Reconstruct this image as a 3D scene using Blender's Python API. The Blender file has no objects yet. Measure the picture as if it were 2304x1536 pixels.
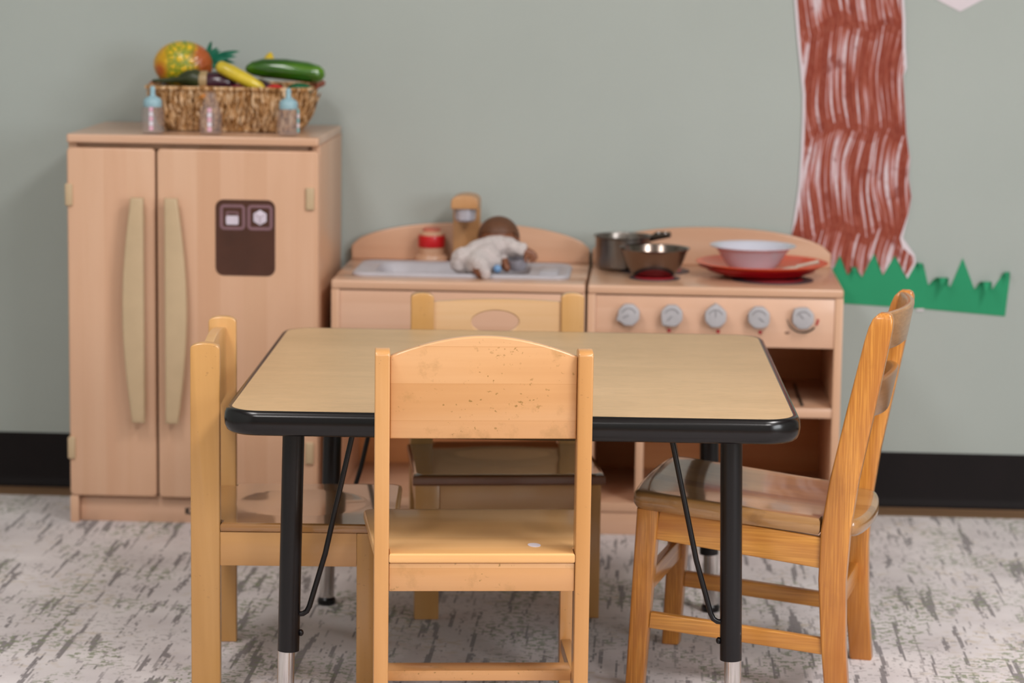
import bpy, bmesh, math, random
from mathutils import Vector, Matrix
random.seed(7)
PI = math.pi
sc = bpy.context.scene
COL = sc.collection

# ------------------------------------------------------------------ camera
F_PX = 6032.581
PITCH, YAW, ROLL = math.radians(8.482357), math.radians(-2.988826), math.radians(0.759006)
CAM = Vector((0.111605, -5.686116, 1.181639))
fw = Vector((math.sin(YAW)*math.cos(PITCH), math.cos(YAW)*math.cos(PITCH), -math.sin(PITCH)))
rt0 = Vector((math.cos(YAW), -math.sin(YAW), 0)); up0 = rt0.cross(fw)
rt = math.cos(ROLL)*rt0 + math.sin(ROLL)*up0
up = -math.sin(ROLL)*rt0 + math.cos(ROLL)*up0
cd = bpy.data.cameras.new('camera'); cam = bpy.data.objects.new('camera', cd); COL.objects.link(cam)
m = Matrix((rt, up, -fw)).transposed().to_4x4(); m.translation = CAM
cam.matrix_world = m
cd.sensor_width = 36; cd.sensor_fit = 'HORIZONTAL'; cd.lens = F_PX/2304*36
cd.clip_start = .05; cd.clip_end = 50
cd.dof.use_dof = True; cd.dof.focus_distance = 3.93; cd.dof.aperture_fstop = 4.6
sc.camera = cam

# ------------------------------------------------------------------ world, lamps, exposure
sc.view_settings.view_transform = 'Standard'; sc.view_settings.look = 'None'
sc.view_settings.gamma = 1; sc.view_settings.exposure = 0.61
w = bpy.data.worlds.new('world'); sc.world = w; w.use_nodes = True
w.node_tree.nodes['Background'].inputs[0].default_value = (.95, .97, 1, 1)
w.node_tree.nodes['Background'].inputs[1].default_value = .3
CEIL = 2.75
LAMPS = [(-1.2, -2.5, 11), (1.3, -2.5, 18), (-1.2, -4.9, 14), (1.4, -4.9, 19), (.2, -7.2, 8)]
for (lx, ly, pw) in LAMPS:
    ld = bpy.data.lights.new('ceiling_lamp', 'AREA'); ld.shape = 'RECTANGLE'; ld.size = .56; ld.size_y = 1.16
    ld.energy = pw*1.9; ld.color = (1, .97, .96)
    lo = bpy.data.objects.new('ceiling_lamp', ld); lo.location = (lx, ly, CEIL-.035); COL.objects.link(lo)

WIN = (-5.9, -3.5, .80, 2.20)      # daylight window in the side wall, nearer the viewer: y0, y1, z0, z1
wd = bpy.data.lights.new('window_daylight', 'AREA'); wd.shape = 'RECTANGLE'; wd.size = WIN[1]-WIN[0]; wd.size_y = WIN[3]-WIN[2]
wd.energy = 70; wd.color = (.93, .97, 1)
wo = bpy.data.objects.new('window_daylight', wd); wo.location = (2.95, (WIN[0]+WIN[1])/2, (WIN[2]+WIN[3])/2); wo.rotation_euler = (math.radians(90), 0, math.radians(90)); COL.objects.link(wo)

# ------------------------------------------------------------------ helpers: nodes
def lin(c):
    if isinstance(c, str):
        c = [int(c[i:i+2], 16)/255 for i in (0, 2, 4)]
    return tuple((x/12.92 if x <= .04045 else ((x+.055)/1.055)**2.4) for x in c)+(1,)
class NT:
    def __init__(s, name):
        s.m = bpy.data.materials.new(name); s.m.use_nodes = True; s.t = s.m.node_tree
        s.b = s.t.nodes['Principled BSDF']; s.out = s.t.nodes['Material Output']
    def n(s, typ, **kw):
        nd = s.t.nodes.new(typ)
        for k, v in kw.items():
            if k.startswith('i_'):
                nd.inputs[k[2:].replace('_', ' ')].default_value = v
            else: setattr(nd, k, v)
        return nd
    def l(s, a, b): s.t.links.new(a, b)
    def co(s): return s.n('ShaderNodeTexCoord').outputs['Object']
    def mp(s, src, scale=(1, 1, 1), loc=(0, 0, 0), rot=(0, 0, 0)):
        nd = s.n('ShaderNodeMapping'); nd.inputs['Scale'].default_value = scale; nd.inputs['Location'].default_value = loc
        nd.inputs['Rotation'].default_value = rot; s.l(src, nd.inputs['Vector']); return nd.outputs[0]
    def noise(s, v, sc_=1, det=3, rough=.5, dist=0):
        nd = s.n('ShaderNodeTexNoise'); nd.inputs['Scale'].default_value = sc_; nd.inputs['Detail'].default_value = det
        nd.inputs['Roughness'].default_value = rough; nd.inputs['Distortion'].default_value = dist
        if v is not None: s.l(v, nd.inputs['Vector'])
        return nd.outputs['Fac']
    def ramp(s, f, stops, interp='LINEAR'):
        nd = s.n('ShaderNodeValToRGB'); cr = nd.color_ramp; cr.interpolation = interp
        while len(cr.elements) < len(stops): cr.elements.new(.5)
        for e, (p, c) in zip(cr.elements, stops):
            e.position = p; e.color = c if len(c) == 4 else tuple(c)+(1,)
        s.l(f, nd.inputs[0]); return nd.outputs[0]
    def mix(s, f, a, b, typ='MIX'):
        nd = s.n('ShaderNodeMix', data_type='RGBA', blend_type=typ)
        for val, i in ((f, 0), (a, 6), (b, 7)):
            if hasattr(val, 'node'): s.l(val, nd.inputs[i])
            else: nd.inputs[i].default_value = val
        return nd.outputs[2]
    def math(s, op, a, b=0, c=0):
        nd = s.n('ShaderNodeMath', operation=op)
        for i, val in enumerate((a, b, c)):
            if hasattr(val, 'node'): s.l(val, nd.inputs[i])
            else: nd.inputs[i].default_value = val
        return nd.outputs[0]
    def sep(s, v):
        nd = s.n('ShaderNodeSeparateXYZ'); s.l(v, nd.inputs[0]); return nd.outputs
    def comb(s, x, y, z):
        nd = s.n('ShaderNodeCombineXYZ')
        for i, val in enumerate((x, y, z)):
            if hasattr(val, 'node'): s.l(val, nd.inputs[i])
            else: nd.inputs[i].default_value = val
        return nd.outputs[0]
    def col(s, c):
        if hasattr(c, 'node'): s.l(c, s.b.inputs['Base Color'])
        else: s.b.inputs['Base Color'].default_value = c
    def set(s, **kw):
        for k, v in kw.items(): s.b.inputs[k.replace('_', ' ')].default_value = v
    def bump(s, h, st=.2, d=.001):
        nd = s.n('ShaderNodeBump'); nd.inputs['Strength'].default_value = st; nd.inputs['Distance'].default_value = d
        s.l(h, nd.inputs['Height']); s.l(nd.outputs[0], s.b.inputs['Normal'])

def plain(name, c, rough=.5, metal=0, coat=0, var=.06, vs=30, **kw):
    t = NT(name); c = lin(c); f = t.noise(t.co(), vs, 3)
    d = tuple(x*(1-var) for x in c[:3])+(1,); l_ = tuple(min(1, x*(1+var)) for x in c[:3])+(1,)
    t.col(t.ramp(f, [(.3, d), (.7, l_)])); t.set(Roughness=rough, Metallic=metal, Coat_Weight=coat)
    t.set(**kw); return t.m

def wood(name, base, dark, light, axis='z', strip=0, strip_axis='x', strip_amt=.5, rough=.35, coat=.3, crough=.18, fine=.25, grain=1.0, stain=0, stain_col='6b4a2a', seed=0, speck=0, seam=0, patch=None):
    """axis: grain direction in the object's own space."""
    t = NT(name); co = t.co(); base, dark, light = lin(base), lin(dark), lin(light)
    lo, hi = 1.3*grain, 14*grain
    scl = [hi, hi, hi]; scl['xyz'.index(axis)] = lo
    v = t.mp(co, tuple(scl), loc=(seed*3.1, seed*1.7, seed*2.3))
    if strip:
        xyz = t.sep(co); k = t.math('FLOOR', t.math('DIVIDE', xyz['XYZ'.index(strip_axis.upper())], strip))
        wn = t.n('ShaderNodeTexWhiteNoise', noise_dimensions='1D'); t.l(t.math('ADD', k, seed+.37), wn.inputs['W'])
        off = t.math('MULTIPLY', wn.outputs['Value'], 9)
        va = t.n('ShaderNodeVectorMath', operation='ADD'); t.l(v, va.inputs[0]); t.l(t.comb(off, off, off), va.inputs[1]); v = va.outputs[0]
    f = t.noise(v, 1, 4, .55, .6)
    c = t.ramp(f, [(.28, dark), (.5, base), (.74, light)])
    scl2 = [260*grain]*3; scl2['xyz'.index(axis)] = 6*grain
    f2 = t.noise(t.mp(co, tuple(scl2)), 1, 2, .6)
    c = t.mix(t.math('MULTIPLY', t.ramp(f2, [(.42, (1, 1, 1, 1)), (.62, (0, 0, 0, 1))]), fine), c, dark, 'MIX')
    if strip:
        g = t.ramp(wn.outputs['Value'], [(0, dark), (.35, base), (.7, light), (1, base)])
        c = t.mix(strip_amt, c, g)
    if seam:
        fr_ = t.math('FRACT', t.math('DIVIDE', xyz['XYZ'.index(strip_axis.upper())], strip)); c = t.mix(t.math('MULTIPLY', t.math('LESS_THAN', fr_, .012), seam), c, dark)
    if stain:
        s1 = t.noise(t.mp(co, (1, 1, 1), loc=(seed, 4, 2)), 16, 5, .65)
        c = t.mix(t.math('MULTIPLY', t.ramp(s1, [(.56, (0, 0, 0, 1)), (.66, (1, 1, 1, 1))]), stain), c, lin(stain_col))
    if speck:
        sv = t.noise(t.mp(co, (1, 1, 1.3), loc=(seed, 0, 0)), 130, 2, .5)
        s2 = t.noise(t.mp(co, (1, 1, 1), loc=(2, seed, 0)), 9, 3)
        mask = t.math('MULTIPLY', t.ramp(sv, [(.665, (0, 0, 0, 1)), (.71, (1, 1, 1, 1))]), t.ramp(s2, [(.47, (0, 0, 0, 1)), (.55, (1, 1, 1, 1))]))
        c = t.mix(t.math('MULTIPLY', mask, speck), c, lin(stain_col))
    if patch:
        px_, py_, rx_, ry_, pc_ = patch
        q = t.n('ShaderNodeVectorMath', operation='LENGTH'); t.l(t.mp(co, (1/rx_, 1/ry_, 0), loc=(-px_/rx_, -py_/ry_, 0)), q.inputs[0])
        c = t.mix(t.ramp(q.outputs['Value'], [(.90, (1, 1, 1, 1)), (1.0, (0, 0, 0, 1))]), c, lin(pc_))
    t.col(c); t.set(Roughness=rough, Coat_Weight=coat, Coat_Roughness=crough)
    t.bump(f2, .06, .0004)
    return t.m

# ------------------------------------------------------------------ helpers: meshes
class MB:
    def __init__(s): s.v = []; s.f = []; s.mi = []
    def add(s, verts, faces, M=None, mi=0):
        o = len(s.v)
        s.v += [tuple(M @ Vector(p)) if M else tuple(p) for p in verts]
        s.f += [tuple(i+o for i in f) for f in faces]; s.mi += [mi]*len(faces); return s
    def bm(s, bm, M=None, mi=0):
        bm.verts.index_update()
        s.add([v.co.copy() for v in bm.verts], [[v.index for v in f.verts] for f in bm.faces], M, mi); bm.free(); return s
    def box(s, lo, hi, bev=.0015, seg=2, M=None, mi=0):
        b = bmesh.new(); bmesh.ops.create_cube(b, size=1)
        lo, hi = Vector(lo), Vector(hi); c = (lo+hi)/2; d = hi-lo
        for v in b.verts: v.co = Vector((v.co.x*d.x, v.co.y*d.y, v.co.z*d.z))+c
        bev = min(bev, min(abs(x) for x in d)*.49)
        if bev > 0: bmesh.ops.bevel(b, geom=b.edges[:], offset=bev, segments=seg, affect='EDGES', profile=.5)
        return s.bm(b, M, mi)
    def prism(s, poly, axis, d0, d1, bev=.0, seg=2, M=None, mi=0):
        """poly: 2D points in the two axes other than AXIS (in xyz order), extruded from d0 to d1"""
        b = bmesh.new(); ax = 'xyz'.index(axis)
        def P(p, d):
            q = list(p); q.insert(ax, d); return q
        A = [b.verts.new(P(p, d0)) for p in poly]; B = [b.verts.new(P(p, d1)) for p in poly]
        n = len(poly); b.faces.new(A[::-1]); b.faces.new(B)
        for i in range(n): b.faces.new((A[i], A[(i+1) % n], B[(i+1) % n], B[i]))
        bmesh.ops.recalc_face_normals(b, faces=b.faces[:])
        if bev > 0:
            ed = [e for e in b.edges if (e.verts[0] in A) == (e.verts[1] in A)]
            bmesh.ops.bevel(b, geom=ed, offset=bev, segments=seg, affect='EDGES', profile=.5, clamp_overlap=True)
        return s.bm(b, M, mi)
    def lathe(s, prof, seg=48, M=None, mi=0, cap=True):
        """prof: (r, z) list from the bottom up/around; r=0 ends close it"""
        V = []; F = []; idx = []
        for (r, z) in prof:
            if r < 1e-6: idx.append([len(V)]*seg); V.append((0, 0, z))
            else:
                idx.append(list(range(len(V), len(V)+seg)))
                V += [(r*math.cos(2*PI*i/seg), r*math.sin(2*PI*i/seg), z) for i in range(seg)]
        for a, b_ in zip(idx, idx[1:]):
            for i in range(seg):
                j = (i+1) % seg; q = []
                for k in (a[i], a[j], b_[j], b_[i]):
                    if k not in q: q.append(k)
                if len(q) > 2: F.append(q)
        return s.add(V, F, M, mi)
    def tube(s, pts, r, seg=14, M=None, mi=0, closed=False):
        pts = [Vector(p) for p in pts]; n = len(pts); rr = r if isinstance(r, (list, tuple)) else [r]*n
        V = []; F = []; prev = None
        for i, p in enumerate(pts):
            t = (pts[min(i+1, n-1)]-pts[max(i-1, 0)]).normalized()
            if prev is None:
                a = Vector((0, 0, 1)) if abs(t.z) < .9 else Vector((1, 0, 0)); x = t.cross(a).normalized()
            else: x = (prev-t*prev.dot(t)).normalized()
            prev = x; y = t.cross(x)
            for k in range(seg):
                an = 2*PI*k/seg; V.append(p+(x*math.cos(an)+y*math.sin(an))*rr[i])
        for i in range(n-1):
            for k in range(seg): F.append((i*seg+k, i*seg+(k+1) % seg, (i+1)*seg+(k+1) % seg, (i+1)*seg+k))
        F.append(tuple(range(seg))[::-1]); F.append(tuple((n-1)*seg+k for k in range(seg)))
        return s.add(V, F, M, mi)
    def loft(s, rings, M=None, mi=0, cap0=True, cap1=True):
        n = len(rings[0]); V = [p for r in rings for p in r]; F = []
        for i in range(len(rings)-1):
            for k in range(n): F.append((i*n+k, i*n+(k+1) % n, (i+1)*n+(k+1) % n, (i+1)*n+k))
        if cap0: F.append(tuple(range(n))[::-1])
        if cap1: F.append(tuple((len(rings)-1)*n+k for k in range(n)))
        return s.add(V, F, M, mi)
    def sphere(s, c, r, M=None, mi=0, u=20, v=12):
        b = bmesh.new(); bmesh.ops.create_uvsphere(b, u_segments=u, v_segments=v, radius=1)
        r = (r, r, r) if not hasattr(r, '__len__') else r
        for q in b.verts: q.co = Vector((q.co.x*r[0], q.co.y*r[1], q.co.z*r[2]))+Vector(c)
        return s.bm(b, M, mi)
    def build(s, name, mat, parent=None, smooth=35, **props):
        me = bpy.data.meshes.new(name); me.from_pydata(s.v, [], s.f)
        for x in (mat if isinstance(mat, (list, tuple)) else [mat]): me.materials.append(x)
        me.polygons.foreach_set('material_index', s.mi)
        b = bmesh.new(); b.from_mesh(me); bmesh.ops.recalc_face_normals(b, faces=b.faces[:]); b.to_mesh(me); b.free()
        me.polygons.foreach_set('use_smooth', [True]*len(me.polygons))
        me.set_sharp_from_angle(angle=math.radians(smooth)); me.update()
        o = bpy.data.objects.new(name, me); COL.objects.link(o)
        if parent: o.parent = parent
        for k, v in props.items(): o[k] = v
        return o
def thing(name, label, cat, loc=(0, 0, 0), rz=0, group=None):
    o = bpy.data.objects.new(name, None); COL.objects.link(o); o.empty_display_size = .05
    o.location = loc; o.rotation_euler = (0, 0, rz); o['label'] = label; o['category'] = cat
    if group: o['group'] = group
    return o
def tag(o, label, cat, loc=None, rot=None, group=None):
    o['label'] = label; o['category'] = cat
    if group: o['group'] = group
    if loc is not None: o.location = loc
    if rot is not None: o.rotation_euler = rot
    return o
def struct(name, mb, mat, **k):
    o = mb.build(name, mat, **k); o['kind'] = 'structure'; return o
def T(x=0, y=0, z=0): return Matrix.Translation((x, y, z))
def R(a, ax): return Matrix.Rotation(a, 4, ax)
def rrect(x0, x1, y0, y1, r, n=6):
    P = []
    for cx, cy, a0 in ((x1-r, y1-r, 0), (x0+r, y1-r, PI/2), (x0+r, y0+r, PI), (x1-r, y0+r, 1.5*PI)):
        for i in range(n+1):
            a = a0+PI/2*i/n; P.append((cx+r*math.cos(a), cy+r*math.sin(a)))
    return P

# ------------------------------------------------------------------ materials
def m_wall():
    t = NT('sage_paint'); co = t.co(); f = t.noise(co, 3, 3); g = t.noise(co, 420, 2)
    t.col(t.ramp(f, [(.3, lin('a4aba6')), (.7, lin('a8afaa'))])); t.set(Roughness=.62); t.bump(g, .12, .0006); return t.m
WALL = m_wall()
CEILM = plain('ceiling_tile_white', 'c6c4be', .85)
BASEM = plain('black_vinyl', '120a0b', .6, var=.15, vs=12, Specular_IOR_Level=.2)
FLOORM = wood('brown_floor_boards', '957456', '7c5e44', 'a38264', 'x', rough=.4)
def m_rug():
    t = NT('woven_rug'); co = t.co()
    sn = t.n('ShaderNodeVectorMath', operation='SNAP'); t.l(co, sn.inputs[0]); sn.inputs[1].default_value = (.0036, .0045, 1)
    v = sn.outputs[0]
    wob = t.noise(t.mp(v, (4, 6, 1)), 1, 2); xyz = t.sep(v)
    # long broken dark dashes running away from the viewer
    xx = t.math('ADD', xyz[0], t.math('MULTIPLY', t.math('SUBTRACT', wob, .5), .018))
    vv = t.comb(xx, xyz[1], 0)
    a = t.noise(t.mp(vv, (58, 4.0, 1)), 1, 2, .5)
    edge = t.noise(t.mp(v, (150, 55, 1)), 1, 2)
    a2 = t.math('ADD', a, t.math('MULTIPLY', t.math('SUBTRACT', edge, .5), .22))
    dash = t.ramp(a2, [(.588, (0, 0, 0, 1)), (.615, (1, 1, 1, 1))])
    # crumbs
    e = t.noise(t.mp(v, (80, 75, 1)), 1, 3, .6); em = t.noise(t.mp(v, (5, 3.5, 1), loc=(3, 1, 0)), 1, 2)
    crumb = t.math('MULTIPLY', t.ramp(e, [(.57, (0, 0, 0, 1)), (.60, (1, 1, 1, 1))]), t.ramp(em, [(.46, (0, 0, 0, 1)), (.56, (1, 1, 1, 1))]))
    g = t.noise(t.mp(v, (70, 75, 1), loc=(7, 2, 0)), 1, 2, .6); gm = t.noise(t.mp(v, (6, 4, 1), loc=(9, 5, 0)), 1, 3)
    green = t.math('MULTIPLY', t.ramp(g, [(.53, (0, 0, 0, 1)), (.57, (1, 1, 1, 1))]), t.ramp(gm, [(.50, (0, 0, 0, 1)), (.56, (1, 1, 1, 1))]))
    tn = t.noise(t.mp(v, (45, 60, 1), loc=(1, 8, 0)), 1, 3); tm = t.noise(t.mp(v, (5, 5, 1), loc=(2, 2, 0)), 1, 2)
    tan = t.math('MULTIPLY', t.ramp(tn, [(.52, (0, 0, 0, 1)), (.62, (1, 1, 1, 1))]), t.ramp(tm, [(.52, (0, 0, 0, 1)), (.62, (1, 1, 1, 1))]))
    b = t.noise(t.mp(v, (8, 8, 1)), 1, 4)
    c = t.ramp(b, [(.3, lin('c8bdbe')), (.7, lin('dfd6d6'))])
    c = t.mix(t.math('MULTIPLY', tan, .45), c, lin('b39c72'))
    c = t.mix(t.math('MULTIPLY', crumb, .55), c, lin('857a78'))
    d2 = t.noise(t.mp(vv, (95, 8, 1), loc=(4, 3, 0)), 1, 2, .5); d2 = t.math('ADD', d2, t.math('MULTIPLY', t.math('SUBTRACT', edge, .5), .25))
    c = t.mix(t.math('MULTIPLY', t.ramp(d2, [(.62, (0, 0, 0, 1)), (.65, (1, 1, 1, 1))]), .6), c, lin('7a6e70'))
    c = t.mix(t.math('MULTIPLY', dash, .85), c, lin('625759'))
    c = t.mix(t.math('MULTIPLY', green, .8), c, lin('6f7850'))
    t.col(c); t.set(Roughness=.95, Sheen_Weight=.2)
    t.bump(t.noise(t.mp(co, (300, 900, 1)), 1, 2), .5, .0015); return t.m
RUG = m_rug()
MAPLE_V = wood('natural_birch_upright', 'cfa283', 'c39370', 'd8b092', 'z', strip=.047, strip_amt=.5, rough=.42, coat=.25, fine=.08, grain=.8)
MAPLE_H = wood('natural_birch_level', 'd5a88b', 'c7987a', 'deb69c', 'x', strip=.042, strip_axis='z', strip_amt=.5, rough=.36, coat=.35, fine=.08, grain=.8, seed=3)
MAPLE_B = wood('natural_birch_board', 'd0a486', 'c39474', 'dab298', 'x', rough=.36, coat=.5, fine=.07, grain=.6, seed=5)
MAPLE_D = wood('natural_birch_depth', 'cba78a', 'bf997a', 'd6b69c', 'y', rough=.42, coat=.25, fine=.07, grain=.6, seed=9)
HARDB = wood('brown_birch_back', 'cf8c58', 'ba7846', 'da9c6a', 'x', rough=.5, coat=.1, fine=.07, grain=.6, seed=2)
BEECH_F = wood('honey_beech_board', 'cf9a67', 'bd8550', 'daaa7c', 'x', strip=.0545, strip_axis='z', strip_amt=.28, rough=.30, coat=.5, fine=.12, grain=.6, stain=.35, stain_col='97703a', seed=2, speck=.9, seam=.9)
BEECH_V = wood('honey_beech_post', 'c99258', 'b88046', 'd3a06c', 'z', rough=.28, coat=.55, fine=.12, grain=.6, seed=4, speck=.3)
BEECH_S = wood('honey_beech_seat', 'e6b074', 'd29858', 'eebf88', 'x', strip=.055, strip_axis='y', strip_amt=.3, rough=.3, coat=.35, crough=.1, fine=.15, grain=.6, seed=6)
BEECH_S2 = wood('worn_beech_seat', 'a87440', '875a2c', 'b6864f', 'y', strip=.05, strip_axis='x', strip_amt=.25, rough=.24, coat=1.0, crough=.05, fine=.15, grain=.5, stain=.35, stain_col='8c6f52', seed=8)
AMBER_V = wood('amber_beech_post', 'cf9c5f', 'bd8a4b', 'd8ab76', 'z', rough=.3, coat=.5, fine=.1, grain=.6, seed=1, speck=.25)
AMBER_P = wood('amber_beech_panel', 'dcb184', 'd0a06a', 'e6c39c', 'x', rough=.32, coat=.45, fine=.08, grain=.6, seed=5)
AMBER_S = wood('dark_seat_painted_reflection', '6e4c26', '4c3214', '80592e', 'x', rough=.12, coat=1.0, crough=.04, fine=.12, grain=.6, seed=3, patch=(-.003, .120, .092, .050, 'b08a64'))  # patch: pale oval reflection on the glossy seat, painted into its colour
DARKEDGE = wood('dark_brown_edge', '6e3e1c', '522c12', '80502a', 'x', rough=.3, coat=.5)
OAK_V = wood('orange_oak_upright', 'd08c3c', 'ab6626', 'dc9a48', 'z', rough=.30, coat=.5, fine=.7, grain=1.5, seed=1, stain=.12, stain_col='8a4f1c')
OAK_Y = wood('orange_oak_rail', 'd49444', 'b06e2c', 'e0a450', 'y', rough=.32, coat=.45, fine=.6, grain=1.4, seed=2)
OAK_X = wood('orange_oak_cross', 'd08c3c', 'ab6626', 'dc9a48', 'x', rough=.32, coat=.45, fine=.6, grain=1.3, seed=7)
OAK_S = wood('worn_oak_seat', 'a87844', '7b5028', 'b88a56', 'y', strip=.042, strip_axis='x', strip_amt=.45, rough=.3, coat=.9, crough=.08, fine=.45, grain=1.0, seed=4, stain=.3, stain_col='5e4030')
OAK_B = wood('worn_oak_back_rail', 'a57548', '855730', 'b68a5c', 'x', rough=.3, coat=.5, fine=.4, grain=1.0, seed=5, stain=.3, stain_col='7c6a50')
def m_lam():
    t = NT('maple_laminate'); co = t.co(); f = t.noise(t.mp(co, (3, 16, 1)), 1, 4, .6, .5); g = t.noise(t.mp(co, (40, 400, 1)), 1, 3, .6)
    c = t.ramp(f, [(.25, lin('ba9970')), (.75, lin('c9a67c'))])
    c = t.mix(t.math('MULTIPLY', t.ramp(g, [(.5, (0, 0, 0, 1)), (.68, (1, 1, 1, 1))]), .45), c, lin('9c8058'))
    t.col(c); t.set(Roughness=.36, Specular_IOR_Level=.45); return t.m
LAM = m_lam()
BLKRUB = plain('black_edge_band', '0b0709', .22, var=.2, vs=8, Specular_IOR_Level=.45)
BLKMET = plain('black_painted_steel', '0b070a', .32, var=.2, vs=10, Specular_IOR_Level=.4)
def m_scratch():
    t = NT('scuffed_black_steel'); co = t.co()
    v = t.n('ShaderNodeTexVoronoi'); v.inputs['Scale'].default_value = 30; t.l(t.mp(co, (1.5, 1.5, .6)), v.inputs['Vector'])
    t.col(t.mix(t.math('MULTIPLY', t.ramp(v.outputs['Distance'], [(.03, (1, 1, 1, 1)), (.05, (0, 0, 0, 1))]), .6), lin('0c080b'), lin('7a7578')))
    t.set(Roughness=.32, Specular_IOR_Level=.4); return t.m
BLKSCR = m_scratch()
CHROME = plain('chrome', 'd6d2d0', .16, 1, var=.05)
STEEL = plain('stainless_steel', '857870', .20, 1, var=.10, vs=9)
STEEL2 = plain('stainless_steel_dull', '857c76', .28, 1, var=.12, vs=7)
GREYPL = plain('grey_plastic', 'b4b0b6', .42)
KNOBPL = plain('knob_grey_plastic', 'aeaaad', .5)
TANPL = plain('tan_plastic', 'c0a684', .45, var=.03)
DARKPAN = plain('brown_dispenser_print', '4a2a1e', .3, var=.2, vs=9)
ICON = plain('mauve_print', '7c5a60', .5); ICONW = plain('pale_print', 'cfc3d0', .5); ICOND = plain('dark_print', '3a2218', .5)
BURN = plain('charcoal_print', '45393f', .5); BURNR = plain('red_print', 'b81f2a', .5); BLACKP = plain('black_print', '2a231c', .5)
RED = plain('red_paint', 'c3101a', .4, coat=.2)
FAUW = wood('light_tan_wood', 'c08e5f', 'b27f50', 'cb9b6c', 'z', rough=.4, coat=.2, fine=.08)
SILV = plain('silver_plastic', 'b9b5bf', .35, .3)
WHITEC = plain('white_glazed_plastic', 'c9c9d6', .14, coat=.5, var=.02)
ORANGEP = plain('orange_red_plastic', 'd9502a', .3, coat=.2, var=.05)
REDP = plain('deep_red_plastic', 'b3121c', .3, coat=.2, var=.05)
GREENP = plain('green_paper', '219063', .8, var=.05, vs=7)
WHITEP = plain('white_paper', 'd8cdd3', .85, var=.02)
BEIGE = plain('beige_plastic', 'b5a898', .4)
def m_tree():
    t = NT('painted_bark_paper'); co = t.co(); x, y, z = t.sep(co)
    # rows of brush strokes: bent paths, each row with its own offset
    zr = t.math('DIVIDE', t.math('ADD', z, t.math('MULTIPLY', t.noise(t.mp(co, (13, 1, 0)), 1, 1), .13)), .215)
    row = t.math('FLOOR', zr); fr = t.math('FRACT', zr)
    bend = t.math('MULTIPLY', t.math('SINE', t.math('MULTIPLY', fr, 3.1)), .015)
    wn = t.n('ShaderNodeTexWhiteNoise', noise_dimensions='1D'); t.l(row, wn.inputs['W'])
    xs = t.math('ADD', t.math('ADD', x, bend), t.math('MULTIPLY', wn.outputs['Value'], 1.7))
    xs = t.math('ADD', xs, t.math('MULTIPLY', t.noise(t.mp(co, (7, 1, 5)), 1, 1), .03))
    a = t.noise(t.comb(t.math('MULTIPLY', xs, 150), t.math('MULTIPLY', row, 7), t.math('MULTIPLY', z, 5)), 1, 2, .45)
    patch = t.noise(t.mp(co, (9, 1, 6)), 1, 3)
    endd = t.math('MULTIPLY', t.math('SUBTRACT', .5, t.math('ABSOLUTE', t.math('SUBTRACT', fr, .5))), 2)   # 0 at row ends
    a = t.math('ADD', a, t.math('MULTIPLY', t.math('SUBTRACT', .5, patch), .28))
    a = t.math('SUBTRACT', a, t.math('MULTIPLY', t.math('LESS_THAN', endd, .16), .05))
    c = t.ramp(a, [(.42, lin('84301a')), (.495, lin('944029')), (.53, lin('aa6255')), (.57, lin('c09496')), (.63, lin('d2c2c8'))])
    dry = t.noise(t.mp(co, (160, 1, 60)), 1, 2)
    c = t.mix(t.math('MULTIPLY', t.ramp(dry, [(.45, (0, 0, 0, 1)), (.6, (1, 1, 1, 1))]), .25), c, lin('a4604e'))
    blot = t.noise(t.mp(co, (34, 1, 22), loc=(3, 0, 1)), 1, 3); c = t.mix(t.math('MULTIPLY', t.ramp(blot, [(.58, (0, 0, 0, 1)), (.66, (1, 1, 1, 1))]), .75), c, lin('7e2c16'))
    # unpainted margin at the paper's edge
    t.col(c); t.set(Roughness=.75); t.bump(a, .3, .001); return t.m
TREE = m_tree()

# ------------------------------------------------------------------ room
X0, X1, Y0 = -2.6, 3.0, -8.2
struct('floor', MB().box((X0-.1, Y0-.1, -.06), (X1+.1, .1, -.008), 0), FLOORM)
struct('ceiling', MB().box((X0-.1, Y0-.1, CEIL), (X1+.1, .1, CEIL+.06), 0), CEILM)
struct('wall_back', MB().box((X0-.1, 0, -.008), (X1+.1, .1, CEIL), 0), WALL)
struct('wall_front', MB().box((X0-.1, Y0-.1, -.008), (X1+.1, Y0, CEIL), 0), WALL)
struct('wall_left', MB().box((X0-.1, Y0, -.008), (X0, 0, CEIL), 0), WALL)
b = MB(); b.box((X1, Y0, -.008), (X1+.1, WIN[0], CEIL), 0); b.box((X1, WIN[1], -.008), (X1+.1, 0, CEIL), 0); b.box((X1, WIN[0], -.008), (X1+.1, WIN[1], WIN[2]), 0); b.box((X1, WIN[0], WIN[3]), (X1+.1, WIN[1], CEIL), 0)
struct('wall_right', b, WALL)
b = MB()
for i in range(4): y = WIN[0]+(WIN[1]-WIN[0])*i/3; b.box((X1-.01, y-.025, WIN[2]), (X1+.06, y+.025, WIN[3]), .002)
for z in (WIN[2], WIN[3]): b.box((X1-.01, WIN[0]-.03, z-.025), (X1+.06, WIN[1]+.03, z+.025), .002)
struct('window_1', b, CEILM)
base_prof = [(0, -.008), (-.011, -.008), (-.0115, -.005), (-.008, .003), (-.0045, .014), (-.0035, .105), (-.0025, .110), (0, .1105)]
struct('baseboard_back', MB().prism(base_prof, 'x', X0, X1), BASEM)
for i, (lx, ly, pw) in enumerate(LAMPS):
    t = thing('ceiling_light', 'white recessed ceiling light panel out of view overhead', 'light', (lx, ly, CEIL), group='ceiling light panels')
    fr = MB()
    for a in ((-.31, -.61, -.285, .61), (.285, -.61, .31, .61), (-.285, -.61, .285, -.585), (-.285, .585, .285, .61)):
        fr.box((a[0], a[1], -.03), (a[2], a[3], 0), .002)
    fr.build('frame', CEILM, t)
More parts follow.
